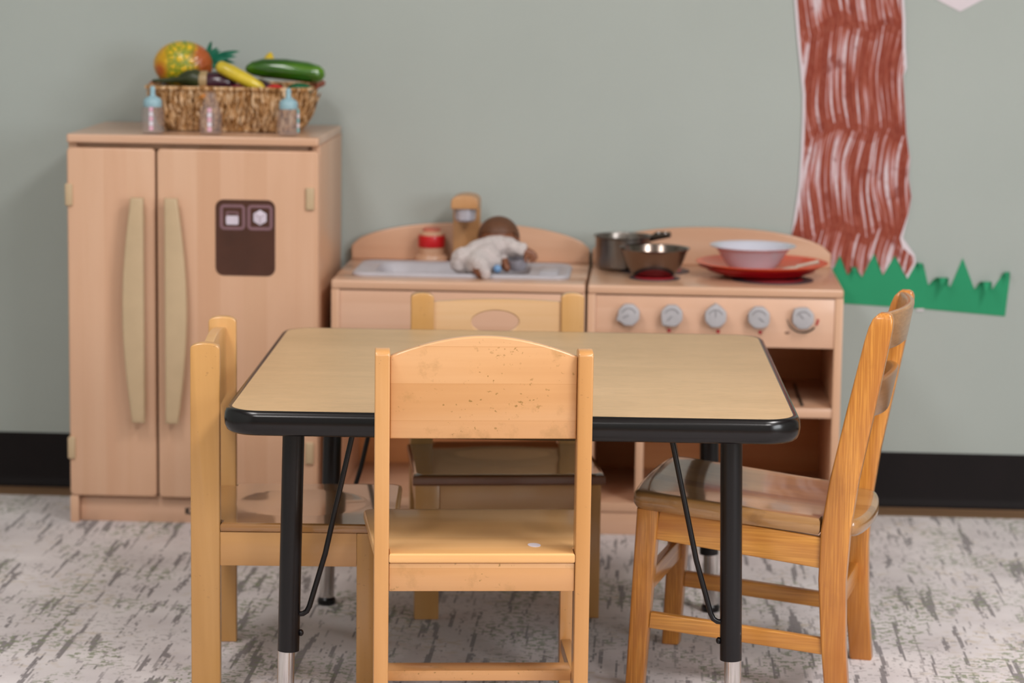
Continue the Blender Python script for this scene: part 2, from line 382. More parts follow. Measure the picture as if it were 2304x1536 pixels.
rug = MB().box((-2.1, -3.6, -.008), (2.0, -.135, 0), .002).build('area_rug', RUG)
tag(rug, 'pale woven rug with broken grey stripes and green flecks covering the floor', 'rug')

# ------------------------------------------------------------------ toy refrigerator
fx0, fx1, fyf, fyb = -1.0615, -.5535, -.389, -.006
fr = thing('toy_refrigerator', 'light wooden play refrigerator with two doors and long curved handles, basket on top', 'play refrigerator', (0, 0, 0))
b = MB(); yb = fyf+.019
b.box((fx0, yb, 0), (fx0+.017, fyb, .7735)); b.box((fx1-.017, yb, 0), (fx1, fyb, .7735))
b.box((fx0+.017, fyb-.008, .05), (fx1-.017, fyb, .7735), .0005); b.box((fx0+.017, yb+.002, .04), (fx1-.017, fyb-.008, .055), .0005)
b.box((fx0+.017, fyf+.03, .0), (fx1-.017, fyf+.047, .04), .0008)
b.box((fx0+.017, yb+.012, .7600), (fx1-.017, yb+.03, .7735), .0005)
b.build('cabinet', MAPLE_V, fr)
MB().box((fx0+.0175, fyf+.0185, .0), (fx1-.0175, fyf+.0299, .0485), .0008).build('kick_board', MAPLE_B, fr)
for xa in (fx0, fx1-.017): MB().box((xa, fyf+.001, 0), (xa+.017, yb-.0003, .0545), .0008).build('side_foot', MAPLE_V, fr)
MB().prism(rrect(fx0, fx1-.001, fyf-.001, fyb, .006), 'z', .7735, .7905, .003, 3).build('top_board', MAPLE_B, fr)
def door(x0, x1, z0, z1, name='door'):
    return MB().prism(rrect(x0, x1, z0, z1, .009, 4), 'y', fyf, fyf+.018, .0035, 3).build(name, MAPLE_V, fr)
dl = door(fx0+.0005, -.8835, .0555, .7635); dr = door(-.8795, fx1-.001, .0555, .7635)
def handle(side, par):
    n = 24; inn = []; out = []
    for i in range(n+1):
        t = i/n; z = .213+t*(.668-.213)
        bow = math.sin(PI*(.12+.76*t)); out.append(.0165+.0275*bow**1.1)
    if side < 0: xs = -.9015; poly = [(xs, .213+i/n*.455) for i in range(n+1)][::-1]+[(xs-out[i], .213+i/n*.455) for i in range(n+1)]
    else: xs = -.8595; poly = [(xs, .213+i/n*.455) for i in range(n+1)][::-1]+[(xs+out[i], .213+i/n*.455) for i in range(n+1)]
    h = MB().prism(poly, 'y', fyf-.034, fyf-.016, .004, 3)
    s = -1 if side < 0 else 1
    for z in (.26, .62): h.box((xs+s*.008-.006, fyf-.018, z-.012), (xs+s*.008+.006, fyf+.001, z+.012), .001)
    h.build('door_handle', TANPL, par, label='long bowed tan plastic handle')
handle(-1, dl); handle(1, dr)
for par, xa, xb in ((dl, fx0-.003, fx0+.0125), (dr, fx1-.0265, fx1-.0095)):
    for zc in (.669, .154):
        MB().box((xa, fyf-.006, zc-.0225), (xb, fyf+.012, zc+.0225), .003, 3).build('hinge', TANPL, par, label='small tan plastic hinge')
pn = MB().prism(rrect(-.7615, -.6415, .5125, .6650, .016, 6), 'y', fyf-.0016, fyf+.001, .0004, 1).build('dispenser_panel', DARKPAN, dr, label='dark brown printed water and ice dispenser panel')
def ring2(b, x0, x1, z0, z1, r, w, y0, y1):
    A = rrect(x0, x1, z0, z1, r, 5); B = rrect(x0+w, x1-w, z0+w, z1-w, max(r-w, .001), 5); n = len(A)
    V = [(p[0], y0, p[1]) for p in A]+[(p[0], y0, p[1]) for p in B]+[(p[0], y1, p[1]) for p in A]+[(p[0], y1, p[1]) for p in B]
    F = []
    for i in range(n):
        j = (i+1) % n; F += [(i, j, n+j, n+i), (2*n+i, 3*n+i, 3*n+j, 2*n+j), (i, 2*n+i, 2*n+j, j), (n+i, n+j, 3*n+j, 3*n+i)]
    b.add(V, F)
b = MB(); ya, yb2 = fyf-.0022, fyf-.0014
for dx in (0, .0552): ring2(b, -.7525+dx, -.7015+dx, .6045, .6555, .009, .0062, ya, yb2)
ring2(b, -.7400, -.7150, .6270, .6415, .003, .0036, ya, yb2)
b.build('icon_frames', ICON, dr)
MB().prism(rrect(-.7400, -.7150, .6150, .6330, .003, 3), 'y', ya-.0003, yb2).build('cup_icon', ICONW, dr)
hx = [(-.6718+.0150*math.sin(PI/3*k), .6300+.0155*math.cos(PI/3*k)) for k in range(6)]
MB().prism(hx, 'y', ya-.0003, yb2, .0002).build('ice_cube_icon', ICONW, dr)
b = MB()
for k in (1, 3, 5): b.tube([(-.6718, ya-.0005, .6300), (-.6718+.0125*math.sin(PI/3*k), ya-.0005, .6300+.013*math.cos(PI/3*k))], .0005, 6)
b.build('ice_cube_lines', ICON, dr)
b = MB(); zb = .6465-.62   # small printed mark on the kick board: K, dot, next letter
def glyph(strokes, x, z, h):
    for (a, c) in strokes:
        b.tube([(x+a[0]*h, fyf+.0182, z+a[1]*h), (x+c[0]*h, fyf+.0182, z+c[1]*h)], h*.17, 6)
glyph([((0, 0), (0, 1)), ((0, .45), (.55, 1)), ((.12, .52), (.6, 0))], -.8265, .0185, .0125)
glyph([((0, .05), (.08, .05))], -.8175, .0185, .0125)
glyph([((0, 0), (.35, 1)), ((.35, 1), (.7, 0)), ((.15, .35), (.55, .35))], -.8135, .0185, .0125)
b.build('printed_mark', BLACKP, fr)

# ------------------------------------------------------------------ toy sink cabinet and toy stove
def backsplash(x0, x1, z0=.5075, ztop=.589, zs=.545):
    P = [(x0, z0), (x0+.0, zs-.008)]
    n = 30
    for i in range(n+1):
        t = i/n; x = x0+.0+t*(x1-x0); s = abs(2*t-1)
        z = zs-.008+(ztop-zs+.008)*(1-s**2.2)**.62
        P.append((x, z))
    P += [(x1, zs-.008), (x1, z0)]
    return [p for i, p in enumerate(P) if i == 0 or (abs(p[0]-P[i-1][0])+abs(p[1]-P[i-1][1])) > 1e-6]
sx0, sx1 = -.5290, -.0205; cyf = -.3875; cyb = -.006
def carcass(x0, x1, par, floor_z=.066, fascia=.3885, dividers=()):
    MB().box((x0, cyf, 0), (x0+.0165, cyb, .4895)).build('side_panel', MAPLE_V, par); MB().box((x1-.0165, cyf, 0), (x1, cyb, .4895)).build('side_panel', MAPLE_V, par)
    MB().box((x0+.0165, cyb-.01, .04), (x1-.0165, cyb, .4895), .0005).build('back_panel', HARDB, par)
    MB().box((x0+.0165, cyf+.002, floor_z-.0185), (x1-.0165, cyb-.01, floor_z)).build('bottom_shelf', MAPLE_B, par)
    MB().box((x0+.0165, cyf+.006, 0), (x1-.0165, cyf+.022, floor_z-.0185), .0006).build('kick_board', MAPLE_B, par)
    return MB().box((x0+.0168, cyf+.003, fascia), (x1-.0168, cyf+.019, .4875), .001).build('front_panel', MAPLE_H, par)
sk = thing('toy_sink_cabinet', 'light wooden play sink unit with curved backboard and grey basin, beside the refrigerator', 'play sink', (0, 0, 0))
carcass(sx0, sx1, sk)
# counter with a hole for the basin
hx0, hx1, hy0, hy1 = -.458, -.135, -.285, -.118
b = MB(); z0, z1 = .4895, .5078
b.box((sx0, cyf-.002, z0), (sx1, hy0, z1), .0035, 3); b.box((sx0, hy1, z0), (sx1, cyb, z1), .001)
b.box((sx0, hy0-.004, z0), (hx0, hy1+.004, z1-.0001), .0008); b.box((hx1, hy0-.004, z0), (sx1, hy1+.004, z1-.0001), .0008)
b.build('counter', MAPLE_B, sk)
MB().prism(backsplash(-.529, -.0215), 'y', -.028, -.0115, .003, 3).build('backboard', MAPLE_B, sk)
b = MB()
def RR(x0, x1, y0, y1, r, z): return [(p[0], p[1], z) for p in rrect(x0, x1, y0, y1, r, 6)]
ox0, ox1, oy0, oy1 = -.498, -.055, -.318, -.096
b.loft([RR(ox0, ox1, oy0, oy1, .03, .5080), RR(ox0, ox1, oy0, oy1, .03, .5115), RR(ox0+.004, ox1-.004, oy0+.004, oy1-.004, .028, .5150),
        RR(ox0+.014, ox1-.014, oy0+.012, oy1-.012, .024, .5150), RR(ox0+.018, ox1-.018, oy0+.016, oy1-.016, .022, .5122),
        RR(hx0+.003, hx1-.003, hy0+.003, hy1-.003, .03, .5120), RR(hx0+.010, hx1-.010, hy0+.010, hy1-.010, .03, .500),
        RR(hx0+.02, hx1-.02, hy0+.02, hy1-.02, .03, .462), RR(hx0+.04, hx1-.04, hy0+.04, hy1-.04, .03, .455)], cap0=False)
b.box((-.118, -.27, .5118), (-.080, -.125, .5145), .001)
b.build('basin', GREYPL, sk, label='grey plastic sink basin with raised rim')
fa = MB(); cx = -.2800
P = [(cx-.0275, .5078), (cx+.0275, .5078), (cx+.0285, .640)]+[(cx+.0285*math.cos(a), .640+.0175*math.sin(a)**.7) for a in [PI*k/12 for k in range(1, 12)]]+[(cx-.0285, .640)]
fa.prism(P, 'y', -.085, -.055, .002, 2)
P2 = [(cx-.0285, .630)]+[(cx+.0285, .630), (cx+.0285, .642)]+[(cx+.0285*math.cos(a), .642+.0165*math.sin(a)**.7) for a in [PI*k/12 for k in range(1, 12)]]+[(cx-.0285, .642)]
fa.prism(P2, 'y', -.150, -.084, .003, 3)
fo = fa.build('faucet', FAUW, sk, label='tan wooden faucet post')
MB().lathe([(0, .603), (.018, .603), (.0215, .607), (.0225, .632), (0, .632)], 32, T(cx, -.122, 0)).build('spout', SILV, fo, label='silver spout')
tp = MB().lathe([(0, .508), (.034, .508), (.0345, .519), (.032, .523), (.026, .524), (.0262, .531), (.0262, .571), (.0235, .574), (0, .574)], 40, T(-.3555, -.058, 0)).build('tap', MAPLE_B, sk)
MB().lathe([(.0262, .5405), (.0280, .5405), (.0285, .542), (.0285, .564), (.0280, .5655), (.0262, .5655)], 40, T(-.3555, -.058, 0)).build('red_band', RED, tp)
MB().lathe([(0, .574), (.019, .574), (.0195, .578), (.016, .581), (0, .581)], 32, T(-.3555, -.058, 0)).build('tap_cap', plain('faded_red_wood', 'c4705c', .5), tp)

vx0, vx1 = -.0155, .4925
st = thing('toy_stove', 'light wooden play stove with five grey knobs and red burners', 'play stove', (0, 0, 0))
carcass(vx0, vx1, st)
MB().box((vx0, cyf-.002, .4895), (vx1, cyb, .5078), .0045, 4).build('counter', MAPLE_B, st)
MB().prism(backsplash(vx0+.0, .4885), 'y', -.028, -.0115, .003, 3).build('backboard', MAPLE_B, st)
MB().box((.0860, cyf+.003, .0662), (.1020, cyb-.01, .3883), .001).build('divider', MAPLE_V, st)
MB().box((.1022, cyf+.003, .2475), (vx1-.0167, cyb-.01, .2670), .0015).build('shelf', MAPLE_B, st)
angs = [200, 225, 92, 322, 130]
for i, x in enumerate((.0675, .1530, .2398, .3253, .4128)):
    a = math.radians(angs[i]); zc = .4508
    P = []
    for k in range(16):
        th = 2*PI*k/16; r = .0222+(.0012 if k % 2 else 0)
        d = abs((th-a+PI) % (2*PI)-PI)
        if d < .30: r += .0055*(1-d/.30)
        P.append((r*math.cos(th), r*math.sin(th)))
    M = T(x, 0, zc)
    kb = MB().prism([(x+p[0]*.96, zc+p[1]*.96) for p in P], 'y', cyf-.020, cyf+.003, .0025, 3)
    kn = kb.build('knob', KNOBPL, st)
    b = MB(); b.tube([(x+.0145*math.cos(PI*q/16), cyf-.0208, zc+.0145*math.sin(PI*q/16)) for q in range(2, 15)], .0009, 8)
    b.tube([(x, cyf-.0205, zc), (x+.012*math.cos(a), cyf-.0205, zc+.012*math.sin(a))], .0012, 8)
    b.build('knob_groove', plain('groove_grey', '918d90', .6), kn)
    b = MB()
    if i < 4:
        for (dx, dz) in ((-.007, -.031),)if i in (1, 2, 3) else (): pass
        dx = {0: None, 1: -.005, 2: .006, 3: .004}[i]
        if dx is not None: b.sphere((x+dx, cyf+.003, zc-.032), (.004, .0006, .004)); b.build('red_dot', BURNR, st)
    else:
        arc = [(x+.031*math.cos(t_), cyf+.0024, zc+.031*math.sin(t_)) for t_ in [PI+math.radians(8)+math.radians(132)*q/20 for q in range(21)]]
        b.tube(arc, [.0006+.0014*q/20 for q in range(21)], 8); b.build('oven_dial_arc', BLACKP, st)
        b = MB(); b.tube([(x+.031*math.cos(t_), cyf+.0024, zc+.031*math.sin(t_)) for t_ in [math.radians(q) for q in (-30, -22, -14, -6)]], .0022, 8); b.build('red_dial_mark', BURNR, st)
        b = MB(); b.sphere((x-.030, cyf+.003, zc-.032), (.0055, .0006, .003)); b.build('dial_smudge', plain('brown_print', '8a6450', .6), st)
BURNERS = [(.1170, -.262, .052), (.1150, -.135, .075), (.3570, -.250, .083), (.3600, -.110, .055)]
for (x, y, r) in BURNERS:
    M = T(x, y, 0)
    bn = MB().lathe([(0, .5078), (r, .5078), (r, .5092), (r-.002, .5098), (0, .5098)], 56, M).build('burner', BURN, st, label='dark printed burner disc with red coils')
    b = MB()
    for rr in (r*.72, r*.52, r*.32): b.lathe([(rr-.006, .5097), (rr-.006, .5103), (rr+.003, .5103), (rr+.003, .5097), (rr-.006, .5097)], 48, M)
    b.build('burner_coils', BURNR, bn)
rod = MB().tube([(.4155, -.10, .2700), (.4160, -.25, .2705), (.4182, -.362, .2700)], .0028, 10).build('thin_rod', BLACKP)
tag(rod, 'thin dark rod lying on the inner shelf of the play stove', 'rod')

# ------------------------------------------------------------------ cookware
b = MB(); b.lathe([(0, .5105), (.050, .5105), (.056, .515), (.0575, .574), (.0625, .5775), (.0625, .579), (.0565, .5785), (.0555, .575), (.0545, .518), (.048, .5135), (0, .5135)], 64)
sp = thing('saucepan', 'small steel saucepan with a dark short handle on the rear burner', 'saucepan', (.0500, -.118, 0))
b.build('pan', STEEL2, sp)
hb = MB().tube([(.056, -.0, .572), (.072, -.006, .580), (.098, -.016, .5835)], [.006, .009, .006], 12, M=Matrix.Identity(4)); hb.build('handle', plain('dark_handle_steel', '4a4038', .3, .6), sp)
b = MB(); b.sphere((.074, -.013, .5855), .003); b.sphere((.088, -.018, .5865), .003); b.build('rivet', CHROME, sp)
bo = MB().lathe([(0, .5108), (.034, .5108), (.044, .514), (.058, .535), (.0685, .5625), (.0735, .5665), (.0735, .568), (.0678, .5662), (.0565, .5365), (.042, .516), (.030, .5135), (0, .5135)], 64).build('steel_bowl', STEEL)
tag(bo, 'shiny stainless steel toy bowl on the front burner with red coils', 'bowl', (.1150, -.240, 0))
def plate(name, mat, x, y, z, rb, r, label, sl=.34, up=0):
    h = sl*(r-rb)
    o = MB().lathe([(0, 0), (rb, 0), (r, h), (r+.0012, h+.0012), (r-.002, h+.0022), (rb-.0005, .0024), (0, .0024)], 72).build(name, mat)
    return tag(o, label, 'plate', (x, y, z))
plate('toy_plate', REDP, .3350, -.198, .5104, .078, .110, 'deep red plate lowest of the stack on the large burner')
plate('toy_plate', REDP, .3310, -.198, .5140, .078, .124, 'dark red plate in the middle of the stack')
plate('toy_plate', ORANGEP, .3365, -.198, .5180, .078, .1345, 'orange red plate with wide rim under the white bowl')
wb = MB().lathe([(0, 0), (.042, 0), (.045, .004), (.057, .018), (.071, .040), (.078, .0475), (.0880, .0505), (.0885, .0525), (.076, .0500), (.069, .043), (.055, .021), (.041, .006), (0, .005)], 72).build('white_bowl', WHITEC)
tag(wb, 'white toy bowl with flared rim standing on the red plates', 'bowl', (.3170, -.203, .5206))
b = MB(); b.sphere((0, 0, 0), (.019, .012, .005), u=18, v=10); b.tube([(.015, 0, .002), (.035, -.002, .004), (.062, -.006, .006)], [.004, .0032, .0042], 10)
sn = b.build('toy_spoon', BEIGE); tag(sn, 'small beige toy spoon lying on the orange red plate', 'spoon', (.390, -.245, .5300), (0, -.16, .15))
b = MB(); b.lathe([(0, 0), (.014, 0), (.020, .010), (.0235, .024), (.0238, .0255), (.0225, .025), (.018, .010), (.012, .003), (0, .003)], 40)
cp = b.build('toy_cup', SILV); tag(cp, 'small silver grey toy cup tipped in the sink beside the doll', 'cup', (-.1635, -.205, .5127), (.15, -.1, 0))
bb = MB().sphere((0, 0, 0), .0085, u=20, v=14).build('blue_ball', plain('blue_plastic', '6f94bc', .35)); tag(bb, 'tiny blue ball in the sink under the doll', 'ball', (-.2020, -.287, .5240))

# ------------------------------------------------------------------ doll lying over the sink
SKIN = plain('brown_doll_vinyl', '7d4c32', .45, var=.08, vs=20)
def m_cloth():
    t = NT('pale_printed_cotton'); co = t.co(); v = t.n('ShaderNodeTexVoronoi'); v.inputs['Scale'].default_value = 65; t.l(co, v.inputs['Vector'])
    f = t.noise(co, 14, 3)
    c = t.ramp(f, [(.3, lin('b9adab')), (.7, lin('c9bfbc'))])
    c = t.mix(t.math('MULTIPLY', t.ramp(v.outputs['Distance'], [(.18, (1, 1, 1, 1)), (.26, (0, 0, 0, 1))]), .3), c, lin('9f8a8e'))
    t.col(c); t.set(Roughness=.9, Sheen_Weight=.3); t.bump(t.noise(t.mp(co, (70, 70, 40)), 1, 4, .6), .7, .004); return t.m
CLOTH = m_cloth()
def blob(name, chains, mat, par, vox=.0022, sm=6, wrinkle=0):
    b = MB()
    for ch in chains:
        for (p, r), (q, s) in zip(ch, ch[1:]):
            p, q = Vector(p), Vector(q); n = max(2, int((q-p).length/.004))
            for i in range(n+1):
                t = i/n; rr = r if not hasattr(r, '__len__') else Vector(r); ss = s if not hasattr(s, '__len__') else Vector(s)
                if hasattr(r, '__len__') or hasattr(s, '__len__'):
                    a = Vector(r) if hasattr(r, '__len__') else Vector((r, r, r)); c_ = Vector(s) if hasattr(s, '__len__') else Vector((s, s, s)); rad = tuple(a.lerp(c_, t))
                else: rad = r*(1-t)+s*t
                b.sphere(p.lerp(q, t), rad, u=14, v=10)
    o = b.build(name, mat, par)
    m1 = o.modifiers.new('m', 'REMESH'); m1.mode = 'VOXEL'; m1.voxel_size = vox; m1.use_smooth_shade = True
    m2 = o.modifiers.new('s', 'SMOOTH'); m2.iterations = sm; m2.factor = .6
    if wrinkle:
        tx = bpy.data.textures.new('folds', 'CLOUDS'); tx.noise_scale = .018; tx.noise_depth = 3
        m3 = o.modifiers.new('d', 'DISPLACE'); m3.texture = tx; m3.strength = wrinkle; m3.mid_level = .5; m3.texture_coords = 'LOCAL'
    return o
dl_ = thing('baby_doll', 'brown baby doll in pale sleeper lying face down over the sink', 'doll', (-.2, -.22, .512))
def L(x, y, z): return (x+.2, y+.22, z-.512)
head = L(-.2070, -.170, .5750)
chains = [
    [(head, (.041, .043, .042)), (L(-.2050, -.178, .568), (.038, .04, .036))],
    [(L(-.2055, -.190, .560), .020), (L(-.2150, -.215, .556), .022), (L(-.2350, -.238, .548), .024), (L(-.2550, -.252, .538), .024)],   # neck, spine
    [(L(-.2050, -.208, .558), .018), (L(-.178, -.220, .560), .013), (L(-.158, -.226, .5580), .0105), (L(-.147, -.229, .5530), .0100)],  # arm towards the stove
    [(L(-.147, -.229, .553), (.0105, .007, .0105)), (L(-.139, -.231, .5485), (.0100, .0065, .0110))],                                   # palm
    [(L(-.140, -.231, .553), .0042), (L(-.132, -.232, .5525), .0038), (L(-.1265, -.233, .5475), .0034)],                               # fingers
    [(L(-.138, -.232, .550), .0042), (L(-.130, -.234, .5475), .0038), (L(-.1250, -.235, .5420), .0034)],
    [(L(-.138, -.231, .546), .0042), (L(-.1315, -.235, .5420), .0036), (L(-.1290, -.236, .5365), .0032)],
    [(L(-.141, -.230, .543), .0040), (L(-.1365, -.234, .5380), .0034), (L(-.1355, -.236, .5335), .0030)],
    [(L(-.146, -.233, .545), .0042), (L(-.1475, -.240, .5400), .0036), (L(-.1465, -.243, .5345), .0032)],                              # thumb
    [(L(-.2120, -.205, .555), .016), (L(-.1960, -.215, .540), .0105), (L(-.1900, -.228, .524), .0090), (L(-.1860, -.232, .5185), .0080)], # other arm down into the sink
    [(L(-.2550, -.250, .538), .020), (L(-.2800, -.262, .540), .016), (L(-.2830, -.262, .525), .013), (L(-.2900, -.245, .527), .009)],   # bent leg
    [(L(-.2500, -.262, .536), .020), (L(-.2440, -.296, .530), .016), (L(-.2320, -.322, .519), .012), (L(-.2260, -.330, .5175), .009)],   # leg over the rim
]
body = blob('body', chains, SKIN, dl_, .0016, 4)
# face, ears and painted hair on the head, which is turned down into the basin
HAIR = plain('dark_painted_hair', '5f3a22', .55, var=.12, vs=60)
b = MB()
cap_ = bmesh.new(); bmesh.ops.create_uvsphere(cap_, u_segments=32, v_segments=20, radius=1)
kill = [v for v in cap_.verts if v.co.z < -.05-.35*v.co.y]
bmesh.ops.delete(cap_, geom=kill, context='VERTS')
for v in cap_.verts: v.co = Vector((v.co.x*.0425, v.co.y*.0445, v.co.z*.0435))+Vector(head)
bmesh.ops.solidify(cap_, geom=cap_.faces[:], thickness=-.0012)
b.bm(cap_); b.build('hair', HAIR, dl_)
for s in (-1, 1): MB().sphere(Vector(head)+Vector((s*.0405, -.004, -.006)), (.004, .007, .009), u=14, v=10).build('ear', SKIN, dl_)
EYE = plain('eye_white', 'd8d4d0', .3)
for s in (-1, 1): MB().sphere(Vector(head)+Vector((s*.014, -.032, -.026)), (.0055, .004, .0045), u=14, v=10).build('eye', EYE, dl_)
b = MB(); b.sphere(Vector(head)+Vector((0, -.035, -.0295)), (.0045, .004, .004), u=12, v=8); b.build('nose', SKIN, dl_)
b = MB(); b.sphere(Vector(head)+Vector((0, -.026, -.037)), (.008, .003, .002), u=12, v=8); b.build('lips', plain('doll_lips', '7d3a35', .4), dl_)
suit = [
    [(L(-.2060, -.196, .559), (.027, .018, .020)), (L(-.2180, -.220, .557), (.031, .027, .026)), (L(-.2360, -.240, .549), (.033, .031, .029)), (L(-.2560, -.252, .537), (.031, .031, .027))],
    [(L(-.2000, -.206, .562), .0235), (L(-.1760, -.220, .5605), .0180), (L(-.1580, -.226, .5570), .0155)],
    [(L(-.2120, -.205, .555), .020), (L(-.1980, -.217, .543), .014)],
    [(L(-.2550, -.250, .538), .026), (L(-.2760, -.262, .541), .021), (L(-.2805, -.263, .531), .020), (L(-.2720, -.262, .525), .018)],
    [(L(-.2300, -.250, .544), .030), (L(-.2180, -.258, .538), .024), (L(-.2400, -.275, .530), .025)],
    [(L(-.2420, -.268, .534), .028), (L(-.2430, -.290, .533), .022), (L(-.2300, -.316, .5275), .0145), (L(-.2240, -.330, .5190), .0115)],
]
blob('sleeper', suit, CLOTH, dl_, .0022, 3, .010)
b = MB(); b.lathe([(.024, -.004), (.029, -.003), (.0295, .001), (.027, .004), (.023, .003)], 32, Matrix.Translation(Vector(L(-.2060, -.192, .5665))) @ R(.6, 'X')); b.build('collar', CLOTH, dl_)
b = MB()
b.sphere(L(-.2905, -.246, .5265), (.0075, .010, .009)); b.build('shoe', plain('dark_shoe', '4b3a34', .6), dl_)

# ------------------------------------------------------------------ basket, produce and bottles on the refrigerator
ZT = .7905
def m_straw():
    t = NT('woven_husk'); co = t.co()
    a = t.noise(t.mp(co, (120, 120, 26)), 1, 3, .6, 1.2); b_ = t.noise(t.mp(co, (22, 22, 14)), 1, 2)
    c = t.ramp(a, [(.36, lin('5c3812')), (.47, lin('a8763f')), (.55, lin('d3aa7c')), (.66, lin('e8cdab'))])
    c = t.mix(t.math('MULTIPLY', t.ramp(b_, [(.5, (0, 0, 0, 1)), (.65, (1, 1, 1, 1))]), .3), c, lin('8a5c2c'))
    t.col(c); t.set(Roughness=.8); t.bump(a, .9, .006); return t.m
STRAW = m_straw(); REDRIM = plain('red_brown_basket_rim', '8c4a34', .7, var=.25, vs=60)
bk = thing('husk_basket', 'woven straw basket with flared sides full of toy food', 'basket', (-.757, -.175, ZT))
def brr(w, d, r, z, nz=0, amp=0):
    P = rrect(-w/2, w/2, -d/2, d/2, r, 12); out = []
    Q = []
    for i in range(len(P)):
        a = Vector(P[i]); c_ = Vector(P[(i+1) % len(P)]); k = max(1, int((c_-a).length/.006))
        for j in range(k): Q.append(a.lerp(c_, j/k))
    for i, p in enumerate(Q):
        h = math.sin(i*1.9+nz*1.3)*amp+math.sin(i*.73+nz)*amp*.7
        n = Vector((p.x/w, p.y/d)).normalized(); out.append((p.x+n.x*h, p.y+n.y*h, z))
    return out
def same(ring, n):
    L_ = len(ring); return [ring[int(i*L_/n)] for i in range(n)]
rings = []
for i in range(9):
    t = i/8; w_ = .270+.060*t; d_ = .185+.045*t
    rings.append(same(brr(w_, d_, .035, .002+.086*t, i, .0016), 150))
for i in range(8, -1, -1):
    t = i/8; w_ = .258+.060*t; d_ = .173+.045*t
    rings.append(same(brr(w_, d_, .033, .006+.084*t, i, .0012), 150))
MB().loft(rings).build('basket_wall', STRAW, bk)
# ragged husk strands standing on the outer wall
b = MB(); rnd = random.Random(3)
for k in range(330):
    t = rnd.random(); per = same(brr(.270, .185, .035, 0), 400); i = int(t*399)
    p = Vector(per[i]); n = Vector((p.x/.27, p.y/.185, 0)).normalized(); tan = Vector((-n.y, n.x, 0))
    z0_ = rnd.uniform(.0, .045); ln_ = rnd.uniform(.03, .055); lean = rnd.uniform(-.022, .022)
    pts = []
    for j in range(5):
        u = j/4; z = min(z0_+ln_*u, .088); f = z/.088
        q = Vector((p.x*(1+.215*f), p.y*(1+.235*f), z))+n*(.003+.002*math.sin(u*PI))+tan*lean*u; pts.append(q)
    b.tube(pts, [.0012, .0030, .0034, .0028, .001], 6)
b.build('husk_strands', STRAW, bk, kind='stuff')
b = MB(); rr_ = same(brr(.333, .233, .036, .089, 2, .002), 120)
b.tube(rr_+[rr_[0]], .0042, 8); b.build('rim_braid', STRAW, bk)
b = MB(); seg_ = [p for p in rr_ if p[1] > -.02 and p[0] > .13]
seg_.sort(key=lambda p: p[1]); b.tube([(p[0]+.004, p[1], .093) for p in seg_], .007, 8); b.build('red_rim_wrap', REDRIM, bk, label='red brown wrapping on the basket end'); b = MB()
seg2 = [p for p in rr_ if p[1] > -.02 and p[0] < -.13]; seg2.sort(key=lambda p: p[1])
b.tube([(p[0]-.003, p[1], .091) for p in seg2], .0055, 8); b.build('red_rim_wrap', REDRIM, bk, label='red brown wrapping on the basket ends')

def m_pine():
    t = NT('toy_pineapple_skin'); co = t.co(); x, y, z = t.sep(co)
    v = t.n('ShaderNodeTexVoronoi', feature='DISTANCE_TO_EDGE'); v.inputs['Scale'].default_value = 62; t.l(co, v.inputs['Vector'])
    cell = t.ramp(v.outputs['Distance'], [(.03, lin('62861c')), (.10, lin('b6a018')), (.25, lin('dcb420'))])
    n1 = t.noise(co, 22, 3)
    g = t.ramp(t.math('ADD', x, t.math('MULTIPLY', t.math('SUBTRACT', n1, .5), .05)), [(.020, (0, 0, 0, 1)), (.042, (1, 1, 1, 1))])
    c = t.mix(g, cell, lin('aa521e'))
    left = t.ramp(t.math('ADD', t.math('MULTIPLY', x, -1), t.math('MULTIPLY', t.math('SUBTRACT', n1, .5), .03)), [(.022, (0, 0, 0, 1)), (.036, (1, 1, 1, 1))])
    c = t.mix(left, c, lin('cf9a10'))
    d = t.n('ShaderNodeVectorMath', operation='DISTANCE'); t.l(co, d.inputs[0]); d.inputs[1].default_value = (-.045, -.028, -.012)
    c = t.mix(t.ramp(d.outputs['Value'], [(.008, (1, 1, 1, 1)), (.022, (0, 0, 0, 1))]), c, lin('b8580c'))
    t.col(c); t.set(Roughness=.35, Coat_Weight=.3); t.bump(v.outputs['Distance'], .8, .004); return t.m
pa = thing('toy_pineapple', 'yellow and orange toy pineapple with teal leaves in the basket', 'toy fruit', (-.8620, -.180, .9220))
b = MB(); b.sphere((0, 0, 0), (.0615, .042, .0485), u=48, v=32); b.build('fruit', m_pine(), pa)
b = MB(); TEAL = plain('teal_plastic_leaf', '1d6b52', .4, var=.2)
def leaf(b, p0, p1, wd, bendv, th=.0012):
    p0, p1 = Vector(p0), Vector(p1); n = 8; V = []; F = []
    ax = (p1-p0).normalized(); side = ax.cross(Vector((0, 1, 0))).normalized(); nor = side.cross(ax)
    for i in range(n+1):
        t = i/n; c_ = p0.lerp(p1, t)+Vector(bendv)*t*(1-t)*4*.3; w_ = wd*(1-t)**.75*(1 if t > .1 else .8)+.0004
        for s, q in ((-1, 0), (0, .35), (1, 0)): V.append(c_+side*s*w_+nor*q*w_)
        for s, q in ((1, 0), (0, .35), (-1, 0)): V.append(c_+side*s*w_+nor*(q*w_-th))
    for i in range(n):
        for k in range(6): F.append((i*6+k, i*6+(k+1) % 6, (i+1)*6+(k+1) % 6, (i+1)*6+k))
    F.append((0, 1, 2, 3, 4, 5)); F.append(tuple(n*6+k for k in range(6)))
    b.add(V, F)
for (p1, wd) in (((.060, -.006, .049), .0085), ((.076, .008, .030), .009), ((.118, -.004, .029), .011), ((.112, -.01, .018), .010), ((.106, .010, .004), .010), ((.085, -.012, -.006), .012), ((.072, .0, .036), .008), ((.095, .014, -.012), .012)):
    leaf(b, (.048, 0, .0), p1, wd, (.0, 0, .02))
b.build('crown', TEAL, pa, label='teal plastic leaf crown')
